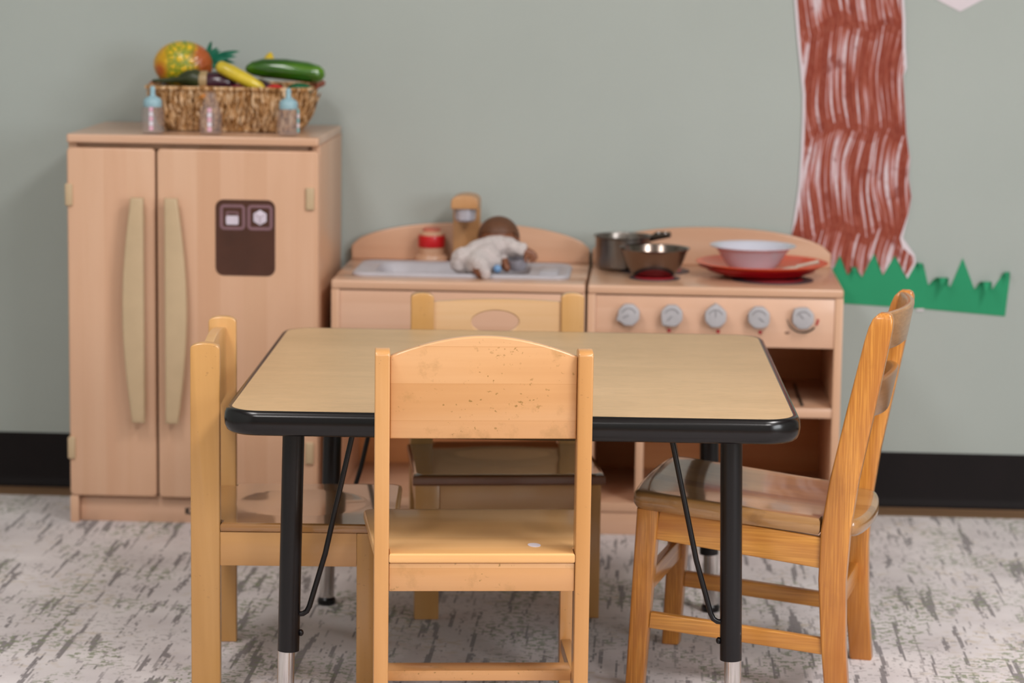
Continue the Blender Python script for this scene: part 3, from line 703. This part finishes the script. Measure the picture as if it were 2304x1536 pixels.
ep = thing('toy_eggplant', 'dark purple toy eggplant with green stem lying in the basket', 'toy vegetable', (-.8020, -.245, .8930))
MB().tube([(x, 0, -.002-.12*abs(x)*.2) for x in (-.020, -.012, 0, .015, .03, .045, .055, .060)], [.008, .015, .019, .021, .0215, .019, .012, .003], 24).build('fruit', plain('aubergine_skin', '3a1626', .25, coat=.4), ep)
b = MB(); b.tube([(-.112, 0, -.002), (-.085, 0, -.001), (-.060, 0, .001), (-.042, 0, .004), (-.026, 0, .004), (-.013, 0, .000)], [.003, .005, .007, .016, .020, .0185], 20); b.build('stem_cap', plain('dark_olive_cap', '32381a', .4, var=.2), ep)
b = MB(); b.tube([(-.014, 0, 0), (-.006, 0, 0), (.002, 0, 0)], [.0192, .0205, .0200], 20); b.build('cream_collar', plain('cream_collar', 'a58a62', .4), ep)
sq = MB().tube([(-.052, 0, 0), (-.050, 0, 0), (-.044, 0, 0), (-.02, 0, .001), (.02, 0, .001), (.048, 0, 0), (.056, 0, 0), (.060, 0, 0)], [.002, .008, .0125, .0145, .0135, .0110, .0070, .002], 24).build('toy_squash', plain('yellow_squash', 'c9b02a', .35, coat=.3, var=.15, vs=40))
tag(sq, 'yellow toy squash leaning over the basket front', 'toy vegetable', (-.7330, -.265, .9030), (0, math.radians(27), 0))
def m_cuc():
    t = NT('cucumber_skin'); co = t.co(); a = t.noise(t.mp(co, (8, 60, 60)), 1, 3); x, y, z = t.sep(co)
    c = t.ramp(a, [(.35, lin('1f4a08')), (.6, lin('3d6f0f')), (.75, lin('79961c'))])
    e_ = t.ramp(t.math('ABSOLUTE', x), [(.060, (0, 0, 0, 1)), (.088, (1, 1, 1, 1))]); c = t.mix(t.math('MULTIPLY', e_, .5), c, lin('6c9a20'))
    t.col(c); t.set(Roughness=.22, Coat_Weight=.6); return t.m
cu = MB().tube([(-.082, 0, .004), (-.078, 0, .004), (-.068, 0, .005), (-.045, 0, .006), (0, 0, .004), (.045, 0, -.001), (.068, 0, -.005), (.078, 0, -.007), (.082, 0, -.008)], [.002, .008, .014, .0195, .0215, .0210, .0180, .0115, .002], 28).build('toy_cucumber', m_cuc())
tag(cu, 'large glossy green toy cucumber lying across the basket end', 'toy vegetable', (-.6460, -.215, .9130), (0, 0, 0))
yp = MB().tube([(0, 0, -.03), (0, 0, -.01), (.002, 0, .008), (.004, 0, .018), (.006, 0, .022)], [.018, .018, .012, .006, .002], 20).build('toy_corn', plain('bright_yellow', 'd3b21c', .4, var=.1, vs=80)); tag(yp, 'bright yellow tip standing up behind the cucumber', 'toy vegetable', (-.6900, -.150, .9260))
pl_ = [('toy_beet', '7a1434', (-.7350, -.255, .874), (.022, .018, .014), 'magenta toy beet in the basket below the squash'),
       ('toy_tomato', 'c0101a', (-.6600, -.265, .874), (.022, .016, .015), 'red toy tomato in the basket under the cucumber'),
       ('toy_orange', 'cf7c1c', (-.8030, -.272, .866), (.026, .014, .018), 'orange toy fruit showing at the basket front edge'),
       ('toy_pepper', '175c3a', (-.6130, -.235, .878), (.026, .018, .013), 'dark green toy pepper at the basket end'),
       ('toy_potato', '5a3a22', (-.8900, -.150, .872), (.028, .020, .014), 'brown toy potato under the pineapple'),
       ('toy_plum', '3c1830', (-.7100, -.190, .876), (.036, .028, .020), 'dark plum toy fruit in the middle of the basket')]
for n_, c_, p_, r_, lb in pl_:
    o = MB().sphere((0, 0, 0), r_, u=24, v=16).build(n_, plain(n_+'_skin', c_, .3, coat=.3, var=.1)); tag(o, lb, 'toy food', p_)

def m_clear():
    t = NT('clear_plastic'); tr = t.n('ShaderNodeBsdfTransparent'); tr.inputs[0].default_value = (.985, .98, .98, 1)
    t.set(Roughness=.15, Base_Color=lin('c9b8b4')); mx = t.n('ShaderNodeMixShader'); mx.inputs[0].default_value = .10
    t.l(tr.outputs[0], mx.inputs[1]); t.l(t.b.outputs[0], mx.inputs[2]); t.l(mx.outputs[0], t.out.inputs[0]); return t.m
CLEAR = m_clear(); BLUEC = plain('pale_blue_plastic', '8fb0bb', .4); PINKC = plain('pink_print', 'd9a8bb', .5); TEALC = plain('teal_print', '7fb3b5', .5); WHT = plain('white_print', 'd9d2dc', .5)
def bottle(x, y, cap, label, marks):
    t = thing('toy_baby_bottle', label, 'toy bottle', (x, y, ZT), 0, None)
    h = .0535
    MB().lathe([(0, 0), (.020, 0), (.0232, .003), (.0235, .008), (.0235, h-.008), (.021, h), (.0165, h+.003), (.0155, h+.003), (.020, h-.001), (.0222, h-.008), (.0222, .006), (.019, .0025), (0, .0025)], 40).build('bottle_body', CLEAR, t)
    if cap:
        MB().lathe([(.0165, h+.000), (.0185, h), (.0190, h+.001), (.0185, h+.012), (.0165, h+.0165), (.0100, h+.0205), (.0060, h+.0225), (.0050, h+.030), (.0056, h+.036), (.0040, h+.041), (0, h+.0425)], 36).build('nipple_cap', BLUEC, t, label='pale blue nipple cap')
    else:
        MB().lathe([(.0165, h), (.0175, h), (.0175, h+.013), (.014, h+.016), (.013, h+.028), (.009, h+.033), (0, h+.034), (0, h+.030), (.010, h+.028), (.012, h+.014), (.0155, h+.012), (.0155, h)], 36).build('clear_cap', CLEAR, t)
    b = MB()
    a0 = marks
    for k in range(5):
        aa = [a0-.17+.34*j/5 for j in range(6)]; z0_ = .008+k*.0095; V = []; F = []
        for a in aa: V += [(.0237*math.cos(a), .0237*math.sin(a), z0_), (.0237*math.cos(a), .0237*math.sin(a), z0_+.0085), (.0240*math.cos(a), .0240*math.sin(a), z0_+.0085), (.0240*math.cos(a), .0240*math.sin(a), z0_)]
        for j in range(5):
            for q in range(4): F.append((j*4+q, j*4+(q+1) % 4, (j+1)*4+(q+1) % 4, (j+1)*4+q))
        F += [(0, 1, 2, 3), (20, 21, 22, 23)]
        b.add(V, F, mi=k % 2)
    b.build('measure_print', ([TEALC, WHT] if marks > -1 else [PINKC, WHT]), t)
bottle(-.8955, -.343, True, 'clear toy baby bottle with blue cap and pink print at the basket corner', -1.52)
bottle(-.7785, -.343, False, 'clear toy baby bottle without blue cap, pink print', -1.50)
bottle(-.6215, -.343, True, 'clear toy baby bottle with blue cap and teal side print', -.45)

# ------------------------------------------------------------------ paper tree and grass on the wall
tl = [(.3974, 1.30), (.3974, 1.068), (.4050, .995), (.4134, .929), (.4205, .87), (.4213, .817), (.4205, .75), (.4179, .676), (.410, .610), (.4049, .572), (.398, .50), (.43, .47), (.46, .50)]
tb = [(.4917, .4977), (.5094, .5332), (.5267, .4908), (.5402, .5110), (.5569, .4876), (.5815, .5393), (.6009, .4922), (.6247, .5354), (.6527, .4857), (.6680, .515), (.6692, .5221), (.6668, .5362), (.6403, .5717)]
tr_ = [(.6507, .6239), (.656, .66), (.6480, .700), (.6500, .74), (.6411, .793), (.6340, .87), (.6295, .914), (.6365, .93), (.6319, .979), (.6300, 1.03), (.6259, 1.071), (.6255, 1.30)]
tpoly = tl+tb+tr_
tt = thing('paper_tree_trunk', 'brown brush-painted paper tree trunk taped flat on the wall', 'wall art', (0, -.0036, 0))
MB().prism(tpoly, 'y', -.0006, 0).build('paper_backing', WHITEP, tt, label='white paper backing')
def inset(poly, dl_, dr_):
    cx_ = .525; return [((p[0]+dl_ if p[0] < cx_ else p[0]-dr_), p[1]) for p in poly]
tin = [(p[0]+(.006 if i < 9 else .0005), p[1]) for i, p in enumerate(tl)]+tb[:8]+[(.6500, .492), (.6630, .517), (.6640, .522), (.6630, .533), (.640, .552), (.634, .5717)]+[(p[0]-(.009 if p[1] < .6 else .0012 if p[1] < .93 else .006), p[1]) for p in tr_]
MB().prism(tin, 'y', -.0012, -.0007).build('painted_bark', TREE, tt)
gp = [(.4749, .4306), (.4749, .50), (.4890, .500), (.4990, .5073), (.5060, .531), (.5094, .5332), (.5130, .530), (.5228, .4964), (.5350, .500), (.5420, .510), (.5480, .500), (.5560, .490), (.5700, .520), (.5790, .537), (.5815, .5393), (.5850, .535), (.5960, .502), (.6060, .512), (.6180, .533), (.6247, .5354), (.6300, .531), (.6420, .500), (.6530, .488), (.6640, .508), (.6693, .5175), (.6834, .5150), (.6885, .5063), (.6972, .4732),
      (.7080, .4740), (.7385, .4740), (.7442, .4694), (.7680, .5316), (.7949, .4657), (.8066, .4773), (.8180, .4790), (.8332, .4665), (.8560, .503), (.8640, .504), (.8687, .4909), (.8616, .4090), (.69, .4215), (.5192, .4296)]
gs = thing('paper_grass_strip', 'green cut paper grass strip with pointed blades taped on the wall', 'wall art', (0, -.0012, 0))
MB().prism(gp, 'y', -.0008, 0).build('paper_strip', GREENP, gs)
def curl(b, base0, base1, tipdir, ln_, turn, lift=.0):
    """a pointed blade bending forward off the wall; base in (x,z)"""
    n = 10; b0, b1 = Vector((base0[0], 0, base0[1])), Vector((base1[0], 0, base1[1])); mid = (b0+b1)/2; V = []; F = []
    pos = mid.copy(); ang = lift; d0 = Vector((tipdir[0], 0, tipdir[1])).normalized()
    half = (b1-b0)/2
    for i in range(n+1):
        t = i/n; w_ = half*(1-t*.96)
        nor = Vector((0, -math.cos(ang), 0))+d0*(math.sin(ang))
        V += [pos-w_, pos+w_, pos+w_+nor*.0006, pos-w_+nor*.0006]
        stp = d0*math.cos(ang)+Vector((0, -math.sin(ang), 0)); pos = pos+stp*(ln_/n); ang += turn/n
    for i in range(n):
        for k in range(4): F.append((i*4+k, i*4+(k+1) % 4, (i+1)*4+(k+1) % 4, (i+1)*4+k))
    F += [(0, 1, 2, 3), tuple(n*4+k for k in range(4))]
    b.add(V, F)
for a, c_, d_, ln_, tn in (((.6990, .4730), (.7400, .4730), (.35, 1), .055, 2.9), ((.7965, .4660), (.8320, .4660), (.2, 1), .060, 3.3), ((.8480, .4900), (.8690, .4950), (.1, 1), .034, 3.0), ((.6690, .5120), (.6880, .5100), (-.1, 1), .026, 3.0), ((.5300, .4980), (.5520, .4960), (-.2, 1), .034, 3.1)):
    b = MB(); curl(b, a, c_, d_, ln_, tn, .15); o = b.build('curled_blade', GREENP, gs, 60); o.location = (0, -.0012, 0)
# white cut paper leaf whose tip hangs into view
b = MB(); b.prism([(.743, 1.0488), (.792, 1.0760), (.840, 1.14), (.800, 1.22), (.743, 1.25), (.686, 1.22), (.646, 1.14), (.694, 1.0730)], 'y', -.0015, -.0003)
o = b.build('white_paper_cutout', WHITEP); tag(o, 'white cut paper point hanging at the wall top beside the tree', 'wall art')
b = MB(); b.prism([(.676, .4165), (.690, .4172), (.690, .4222), (.675, .4215)], 'y', -.0026, -.0021)
o = b.build('tape_piece', WHITEP); tag(o, 'small pale tape scrap under the green paper grass', 'tape')

# ------------------------------------------------------------------ activity table
tx, ty, tyaw = -.10515, -1.34741, math.radians(1.709)
tb_ = thing('activity_table', 'square tan activity table with black edge and adjustable black legs', 'table', (tx, ty, 0), tyaw)
TW, TD, TH = .8404/2, .8611/2, .4884
MB().prism(rrect(-TW, TW, -TD, TD, .045, 10), 'z', TH-.028, TH, .0002, 1).build('tabletop', LAM, tb_)
prof = [(0, TH-.0006), (.004, TH-.0002), (.0085, TH-.003), (.0110, TH-.009), (.0118, TH-.018), (.0110, TH-.027), (.0080, TH-.034), (.003, TH-.0375), (-.004, TH-.0385), (-.012, TH-.0385), (-.012, TH-.030), (0, TH-.029)]
rings = []
base_ = rrect(-TW, TW, -TD, TD, .045, 12); n = len(base_); cyc = []
for (o_, z) in prof: cyc.append([(p[0], p[1], z) for p in rrect(-TW-o_, TW+o_, -TD-o_, TD+o_, .045+o_, 12)])
b = MB(); V = [p for r_ in cyc for p in r_]; Fc = []
for i in range(len(cyc)):
    i2 = (i+1) % len(cyc)
    for k in range(n): Fc.append((i*n+k, i*n+(k+1) % n, i2*n+(k+1) % n, i2*n+k))
b.add(V, Fc); b.build('edge_band', BLKRUB, tb_, 50)
MB().box((-TW+.05, -TD+.05, TH-.042), (TW-.05, TD-.05, TH-.0285), .001).build('underframe', BLKMET, tb_)
for sx in (-1, 1):
    for sy in (-1, 1):
        X, Y = sx*.332, sy*.345
        def at(z, X=X, sx=sx): return (X+sx*.0225*(.44-z), Y, z)
        z_end = .1000 if sx < 0 else .0985
        if sy > 0: z_end = .105 if sx > 0 else .12
        lg = MB().tube([at(.458), at(.30), at(z_end)], .0167, 28); lg.box((X-.03, Y-.03, .452), (X+.03, Y+.03, .460), .001)
        lg = lg.build('leg', BLKSCR if sx > 0 else BLKMET, tb_)
        q = -.0028*(-sx); a0, a1 = Vector(at(z_end+.05)), Vector(at(.012)); off = Vector((sx*.0030, 0, 0))
        MB().tube([a0+off, a1+off], .0132, 24).build('chrome_foot_tube', CHROME, lg, label='chrome height extension')
        MB().lathe([(0, 0), (.012, 0), (.0165, .003), (.0165, .010), (.0132, .014), (0, .014)], 24, Matrix.Translation(a1+off-Vector((0, 0, .012)))).build('glide', BLKMET, lg)
        s2 = -sx; bx, by, bz = at(.128); MB().sphere((bx+s2*.0185, Y, bz), (.0045, .0055, .0055), u=12, v=8).build('bolt', BLKMET, lg)
        zb = .158; bx = at(zb)[0]
        pts = [(bx+s2*.012, Y, zb-.001), (bx+s2*.021, Y, zb), (bx+s2*.027, Y, zb+.004), (bx+s2*.031, Y, zb+.012), (bx+s2*.055, Y, zb+.095), (bx+s2*.098, Y, zb+.290), (bx+s2*.101, Y, zb+.302)]
        MB().tube(pts, .0042, 12).build('brace', BLKMET, tb_)

# ------------------------------------------------------------------ square backed chairs
def dome_post(x0, x1, y0, y1, H, along='y', dome=.009):
    """upright board whose top is domed along one direction"""
    n = 14; b = MB()
    if along == 'y':
        P = [(y0, 0), (y1, 0), (y1, H-dome)]+[((y0+y1)/2+(y1-y0)/2*math.cos(PI*k/n), H-dome+dome*math.sin(PI*k/n)**.8) for k in range(1, n)]+[(y0, H-dome)]
        b.prism(P, 'x', x0, x1, .0022, 3)
    else:
        P = [(x0, 0), (x1, 0), (x1, H-dome)]+[((x0+x1)/2+(x1-x0)/2*math.cos(PI*k/n), H-dome+dome*math.sin(PI*k/n)**.8) for k in range(1, n)]+[(x0, H-dome)]
        b.prism(P, 'y', y0, y1, .0022, 3)
    return b
def arch_panel(hw, y0, y1, zb, ze, zm, hole=None):
    n = 20; P = [(-hw, zb), (hw, zb)]+[(hw-2*hw*k/n, ze+(zm-ze)*math.sin(PI*k/n)**.9) for k in range(n+1)]
    b = MB()
    if not hole: return b.prism(P, 'y', y0, y1, .0025, 3)
    hx, hz, rx, rz = hole; N = 40
    def ray(a):
        # outline point in direction a from the hole centre
        dx, dz = math.cos(a), math.sin(a); best = None
        for i in range(len(P)):
            p, q = Vector(P[i])-Vector((hx, hz)), Vector(P[(i+1) % len(P)])-Vector((hx, hz)); e = q-p
            den = dx*e.y-dz*e.x
            if abs(den) < 1e-12: continue
            t = (p.x*e.y-p.y*e.x)/den; u = (p.x*dz-p.y*dx)/den
            if t > 0 and -1e-6 <= u <= 1+1e-6 and (best is None or t < best): best = t
        return (hx+dx*best, hz+dz*best)
    angs_ = sorted(set([2*PI*k/N for k in range(N)]+[math.atan2(p[1]-hz, p[0]-hx) % (2*PI) for p in P])); M_ = len(angs_)
    O = [ray(a) for a in angs_]; I = [(hx+rx*math.cos(a), hz+rz*math.sin(a)) for a in angs_]
    I2 = [(hx+(rx+.002)*math.cos(a), hz+(rz+.002)*math.sin(a)) for a in angs_]
    loops = [[(p[0], y0+.0018, p[1]) for p in I], [(p[0], y0, p[1]) for p in I2], [(p[0], y0, p[1]) for p in O], [(p[0], y1, p[1]) for p in O], [(p[0], y1, p[1]) for p in I2], [(p[0], y1-.0018, p[1]) for p in I]]
    V = [p for r_ in loops for p in r_]; F = []
    for i in range(6):
        i2 = (i+1) % 6
        for k in range(M_): F.append((i*M_+k, i*M_+(k+1) % M_, i2*M_+(k+1) % M_, i2*M_+k))
    return b.add(V, F)
def board_chair(label, loc, rz, W, H, sz, depth, fw_, seat_t, apron_h, pz0, pze, pzm, pw=.022, pd=.042, lw=.022, ld=.036, mats=None, stretch=True, dome_dir='y', hole=None, dark_edge=False, panel_y=(.012, .030), seat_over=.0, fl=None, inset=.018, dish=None):
    mv, mf, ms = mats; t = thing('child_chair', label, 'chair', loc, rz)
    hw = W/2
    for s in (-1, 1):
        x0, x1 = (s*hw, s*(hw-pw)); dome_post(min(x0, x1), max(x0, x1), 0, pd, H, dome_dir, .010).build('rear_leg_post', mv, t)
    hf = fw_/2; fl = fl or hf-.004
    for s in (-1, 1):
        x0, x1 = sorted((s*fl, s*(fl-lw))); MB().box((x0, depth-inset-ld, 0), (x1, depth-inset, sz-seat_t), .002).build('front_leg', mv, t)
    arch_panel(hw-pw-.0003, panel_y[0], panel_y[1], pz0, pze, pzm, hole).build('backrest', mf, t)
    # seat: between the posts at the rear, wider in front
    P = [(-(hw-pw-.0005), .001), (hw-pw-.0005, .001), (hw-pw-.0005, pd+.0005), (hw+seat_over, pd+.0005)]
    r = .018
    for k in range(7): a = -0+PI/2*k/6; P.append((hf-r+r*math.cos(a), depth-r+r*math.sin(a)))
    for k in range(7): a = PI/2+PI/2*k/6; P.append((-hf+r+r*math.cos(a), depth-r+r*math.sin(a)))
    P += [(-(hw+seat_over), pd+.0005), (-(hw-pw-.0005), pd+.0005)]
    if not dish: MB().prism(P, 'z', sz-seat_t, sz, .0035, 4).build('seat', ms, t)
    else:
        dx, dy, rx, ry, dp = dish; bmx = bmesh.new(); cx_, cy_ = dx, dy
        Q = []
        for i in range(len(P)):
            a, c_ = Vector(P[i]), Vector(P[(i+1) % len(P)]); k = max(1, int((c_-a).length/.012))
            for q in range(k): Q.append(a.lerp(c_, q/k))
        cen = Vector((cx_, cy_)); e_ = .005; lv = [(-e_, -seat_t), (-.0015, -seat_t+.0015), (0, -seat_t+e_), (0, -e_), (-.0015, -.0015), (-e_, 0)]
        rings_ = []
        for (o_, z_) in lv: rings_.append([bmx.verts.new((p.x+(cen-p).normalized().x*-o_, p.y+(cen-p).normalized().y*-o_, sz+z_)) for p in Q])
        for kk in range(1, 40):
            f = 1-kk/40; row = []
            for p in Q:
                q = cen+(p+(cen-p).normalized()*e_-cen)*f; u = math.sqrt(((q.x-dx)/rx)**2+((q.y-dy)/ry)**2)
                row.append(bmx.verts.new((q.x, q.y, sz-(dp*(1-u*u) if u < 1 else 0))))
            rings_.append(row)
        nq = len(Q)
        for a, c_ in zip(rings_, rings_[1:]):
            for k in range(nq): bmx.faces.new((a[k], a[(k+1) % nq], c_[(k+1) % nq], c_[k]))
        bmx.faces.new(rings_[0][::-1]); bmx.faces.new(rings_[-1])
        MB().bm(bmx).build('seat', ms, t, 30)
    if dark_edge:
        MB().prism([(-hf+.003, depth-.0075), (hf-.003, depth-.0075), (hf+.0012, depth-.004), (hf+.0012, depth+.0010), (-hf-.0012, depth+.0010), (-hf-.0012, depth-.004)], 'z', sz-seat_t-.0012, sz-.0022, .0042, 4).build('front_edge', DARKEDGE, t, label='dark brown rounded seat edge')
    za = sz-seat_t-.0003
    MB().box((-(hw-pw-.0004), .004, za-apron_h), (hw-pw-.0004, .022, za), .0015).build('rear_rail', mf, t)
    MB().box((-(fl-lw-.0004), depth-inset-.022, za-apron_h), (fl-lw-.0004, depth-inset-.004, za), .0015).build('front_rail', mf, t)
    for s in (-1, 1):
        V = []; ya, yb_ = pd+.0004, depth-inset-ld-.0004
        a_out, b_out = (hw-.002, fl-.002); th = .016
        M4 = [(s*a_out, ya), (s*b_out, yb_), (s*(b_out-th), yb_), (s*(a_out-th), ya)]
        MB().prism(M4, 'z', za-apron_h, za, .001).build('side_rail', WOOD_Y, t)
        if stretch:
            M5 = [(s*(hw-.004), ya), (s*(fl-.004), yb_), (s*(fl-.020), yb_), (s*(hw-.020), ya)]
            MB().prism(M5, 'z', .080, .100, .0015).build('side_stretcher', WOOD_Y, t)
    if stretch: MB().box((-(hw-.0204), .062, .0865), (hw-.0204, .108, .1025), .0015).build('cross_stretcher', mf, t)
    return t
WOOD_Y = wood('honey_beech_rail', 'cd9a62', 'bd884c', 'd8a874', 'y', rough=.3, coat=.5, fine=.12, grain=.6, seed=12)
c1 = board_chair('honey beech child chair seen from behind, scuffed solid backrest, nearest the viewer', (-.1275, -1.860, 0), math.radians(6.3), .3170, .5965, .2955, .316, .346, .0150, .042, .4640, .5850, .6150,
                 lw=.022, ld=.030, fl=.157, inset=.032, mats=(BEECH_V, BEECH_F, BEECH_S))
o = MB().prism([(.0095*math.cos(2*PI*k/20), .013*math.sin(2*PI*k/20)) for k in range(20)], 'z', 0, .0005).build('white_sticker', WHITEP)
tag(o, 'small oval white sticker on the nearest chair seat', 'sticker', (-.0545, -1.795, .2956), (0, 0, .3))
c2 = board_chair('honey beech child chair seen from the side, standing by the refrigerator', (-.6155, -1.432, 0), math.radians(-86.0), .3200, .5570, .2710, .325, .330, .0140, .054, .4250, .5400, .5520,
                 pd=.0460, lw=.024, ld=.032, mats=(AMBER_V, AMBER_V, BEECH_S2), stretch=False, inset=.032, dish=(-.006, .165, .105, .105, .0030), panel_y=(.014, .030))
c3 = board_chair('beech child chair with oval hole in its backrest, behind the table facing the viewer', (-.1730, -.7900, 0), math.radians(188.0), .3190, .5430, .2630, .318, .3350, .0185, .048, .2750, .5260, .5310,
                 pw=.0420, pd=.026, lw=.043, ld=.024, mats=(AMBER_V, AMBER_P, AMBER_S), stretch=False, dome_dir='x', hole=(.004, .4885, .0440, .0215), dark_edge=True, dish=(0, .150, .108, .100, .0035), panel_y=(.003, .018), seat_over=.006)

# ------------------------------------------------------------------ orange oak chair with splayed legs
oc = thing('oak_child_chair', 'orange oak child chair with splayed legs and worn grey brown seat', 'chair', (.1200, -1.3630, 0), math.radians(78.5))
def quadtube(b, secs):
    """secs: list of (centre, half size x, half size y)"""
    rings = []
    for (c_, hx_, hy_) in secs:
        r_ = min(hx_, hy_)*.28; rings.append([(c_[0]+p[0], c_[1]+p[1], c_[2]) for p in rrect(-hx_, hx_, -hy_, hy_, r_, 3)])
    b.loft(rings); return b
for s in (-1, 1):
    quadtube(MB(), [((s*.149, -.008, 0), .0130, .0130), ((s*.1488, -.0085, .002), .0145, .0145), ((s*.1400, -.024, .296), .0170, .0175)]).build('front_leg', OAK_V, oc)
    quadtube(MB(), [((s*.146, -.334, 0), .0115, .0170), ((s*.1458, -.3335, .003), .0125, .0185), ((s*.1435, -.324, .10), .0125, .0195), ((s*.1410, -.319, .20), .0130, .0215), ((s*.1400, -.322, .28), .0130, .0230), ((s*.1410, -.333, .36), .0130, .0225), ((s*.1430, -.355, .47), .0128, .0215),
                    ((s*.1450, -.377, .58), .0125, .0195), ((s*.1455, -.382, .603), .0123, .0182), ((s*.1456, -.385, .616), .0118, .0155), ((s*.1457, -.387, .6225), .0100, .0110), ((s*.1457, -.387, .6255), .0070, .0060)]).build('rear_leg_post', OAK_V, oc)
    # side aprons and stretchers
    def bar(p, q, hx_, hz_, name, mat):
        p, q = Vector(p), Vector(q); d = (q-p).normalized(); sd = d.cross(Vector((0, 0, 1))).normalized(); u_ = sd.cross(d)
        rr_ = rrect(-hx_, hx_, -hz_, hz_, min(hx_, hz_)*.3, 3)
        MB().loft([[p+sd*a[0]+u_*a[1] for a in rr_], [q+sd*a[0]+u_*a[1] for a in rr_]]).build(name, mat, oc)
    bar((s*.1400, -.040, .2700), (s*.1400, -.302, .2420), .008, .0245, 'side_rail', OAK_Y)
    bar((s*.1455, -.031, .1150), (s*.1440, -.308, .0930), .0075, .0130, 'side_stretcher', OAK_Y)
bar((-.124, -.022, .270), (.124, -.022, .270), .008, .0245, 'front_rail', OAK_X)
bar((-.126, -.018, .170), (.126, -.018, .170), .0075, .0170, 'front_stretcher', OAK_X)
bar((-.129, -.318, .150), (.129, -.318, .150), .0075, .0170, 'rear_stretcher', OAK_X)
bar((-.127, -.300, .245), (.127, -.300, .245), .008, .0200, 'rear_rail', OAK_X)
# saddle seat
def seat_outline():
    P = []
    for k in range(13):   # front edge, gently bowed
        t = k/12; x = -.150+.300*t; P.append((x, .008*(1-(2*t-1)**2)))
    P += [(.160, -.006), (.1635, -.018), (.160, -.12), (.153, -.22), (.150, -.2975), (.1268, -.2985), (.1262, -.345)]
    for k in range(1, 12):
        t = k/12; P.append((.1240*math.cos(PI*t), -.347-.020*math.sin(PI*t)))
    P += [(-.1262, -.345), (-.1268, -.2985), (-.150, -.2975), (-.153, -.22), (-.160, -.12), (-.1635, -.018), (-.160, -.006)]
    return P[::-1]
so = seat_outline()
def sz_(x, y): return .3250+.090*y - .0
def saddle(x, y):
    u_ = min(1, abs(x)/.16); v_ = min(1, max(0, -y/.36)); return -.0065*(1-u_**2)*math.sin(PI*v_)**.7
b = bmesh.new()
def ringv(k, dz, sh):
    cx_, cy_ = 0, -.17; out = []
    for p in so:
        x, y = cx_+(p[0]-cx_)*k, cy_+(p[1]-cy_)*k; out.append(b.verts.new((x, y, sz_(x, y)+dz+(saddle(x, y) if sh else 0))))
    return out
levels = [(.94, -.0285, 0), (.975, -.0275, 0), (.997, -.021, 0), (1.0, -.014, 0), (.997, -.006, 0), (.982, -.0015, 0), (.955, 0, 1), (.85, 0, 1), (.7, 0, 1), (.5, 0, 1), (.3, 0, 1), (.1, 0, 1)]
RV = [ringv(*l_) for l_ in levels]; n = len(so)
for a, c_ in zip(RV, RV[1:]):
    for k in range(n): b.faces.new((a[k], a[(k+1) % n], c_[(k+1) % n], c_[k]))
b.faces.new(RV[0][::-1]); b.faces.new(RV[-1])
MB().bm(b).build('seat', OAK_S, oc, 50)
def slat(z0, z1, y_at0, y_at1, th, bow, name, taper=0, xe=.1335):
    n = 16; rings = []
    for i in range(n+1):
        t = i/n; x = -xe+2*xe*t; s = 1-(2*t-1)**2; yb_ = -bow*s; k = 1-taper*(1-s)
        zc, hz = (z0+z1)/2, (z1-z0)/2*k
        ring = []
        for p in rrect(-th/2, th/2, -hz, hz, th*.35, 3):
            zz = zc+p[1]; yy = y_at0+(y_at1-y_at0)*((zz-z0)/(z1-z0))+yb_+p[0]; ring.append((x, yy, zz))
        rings.append(ring)
    MB().loft(rings).build(name, OAK_B, oc)
slat(.562, .6235, -.374, -.385, .013, .024, 'crest_rail')
slat(.450, .518, -.352, -.366, .011, .022, 'back_slat', .25)
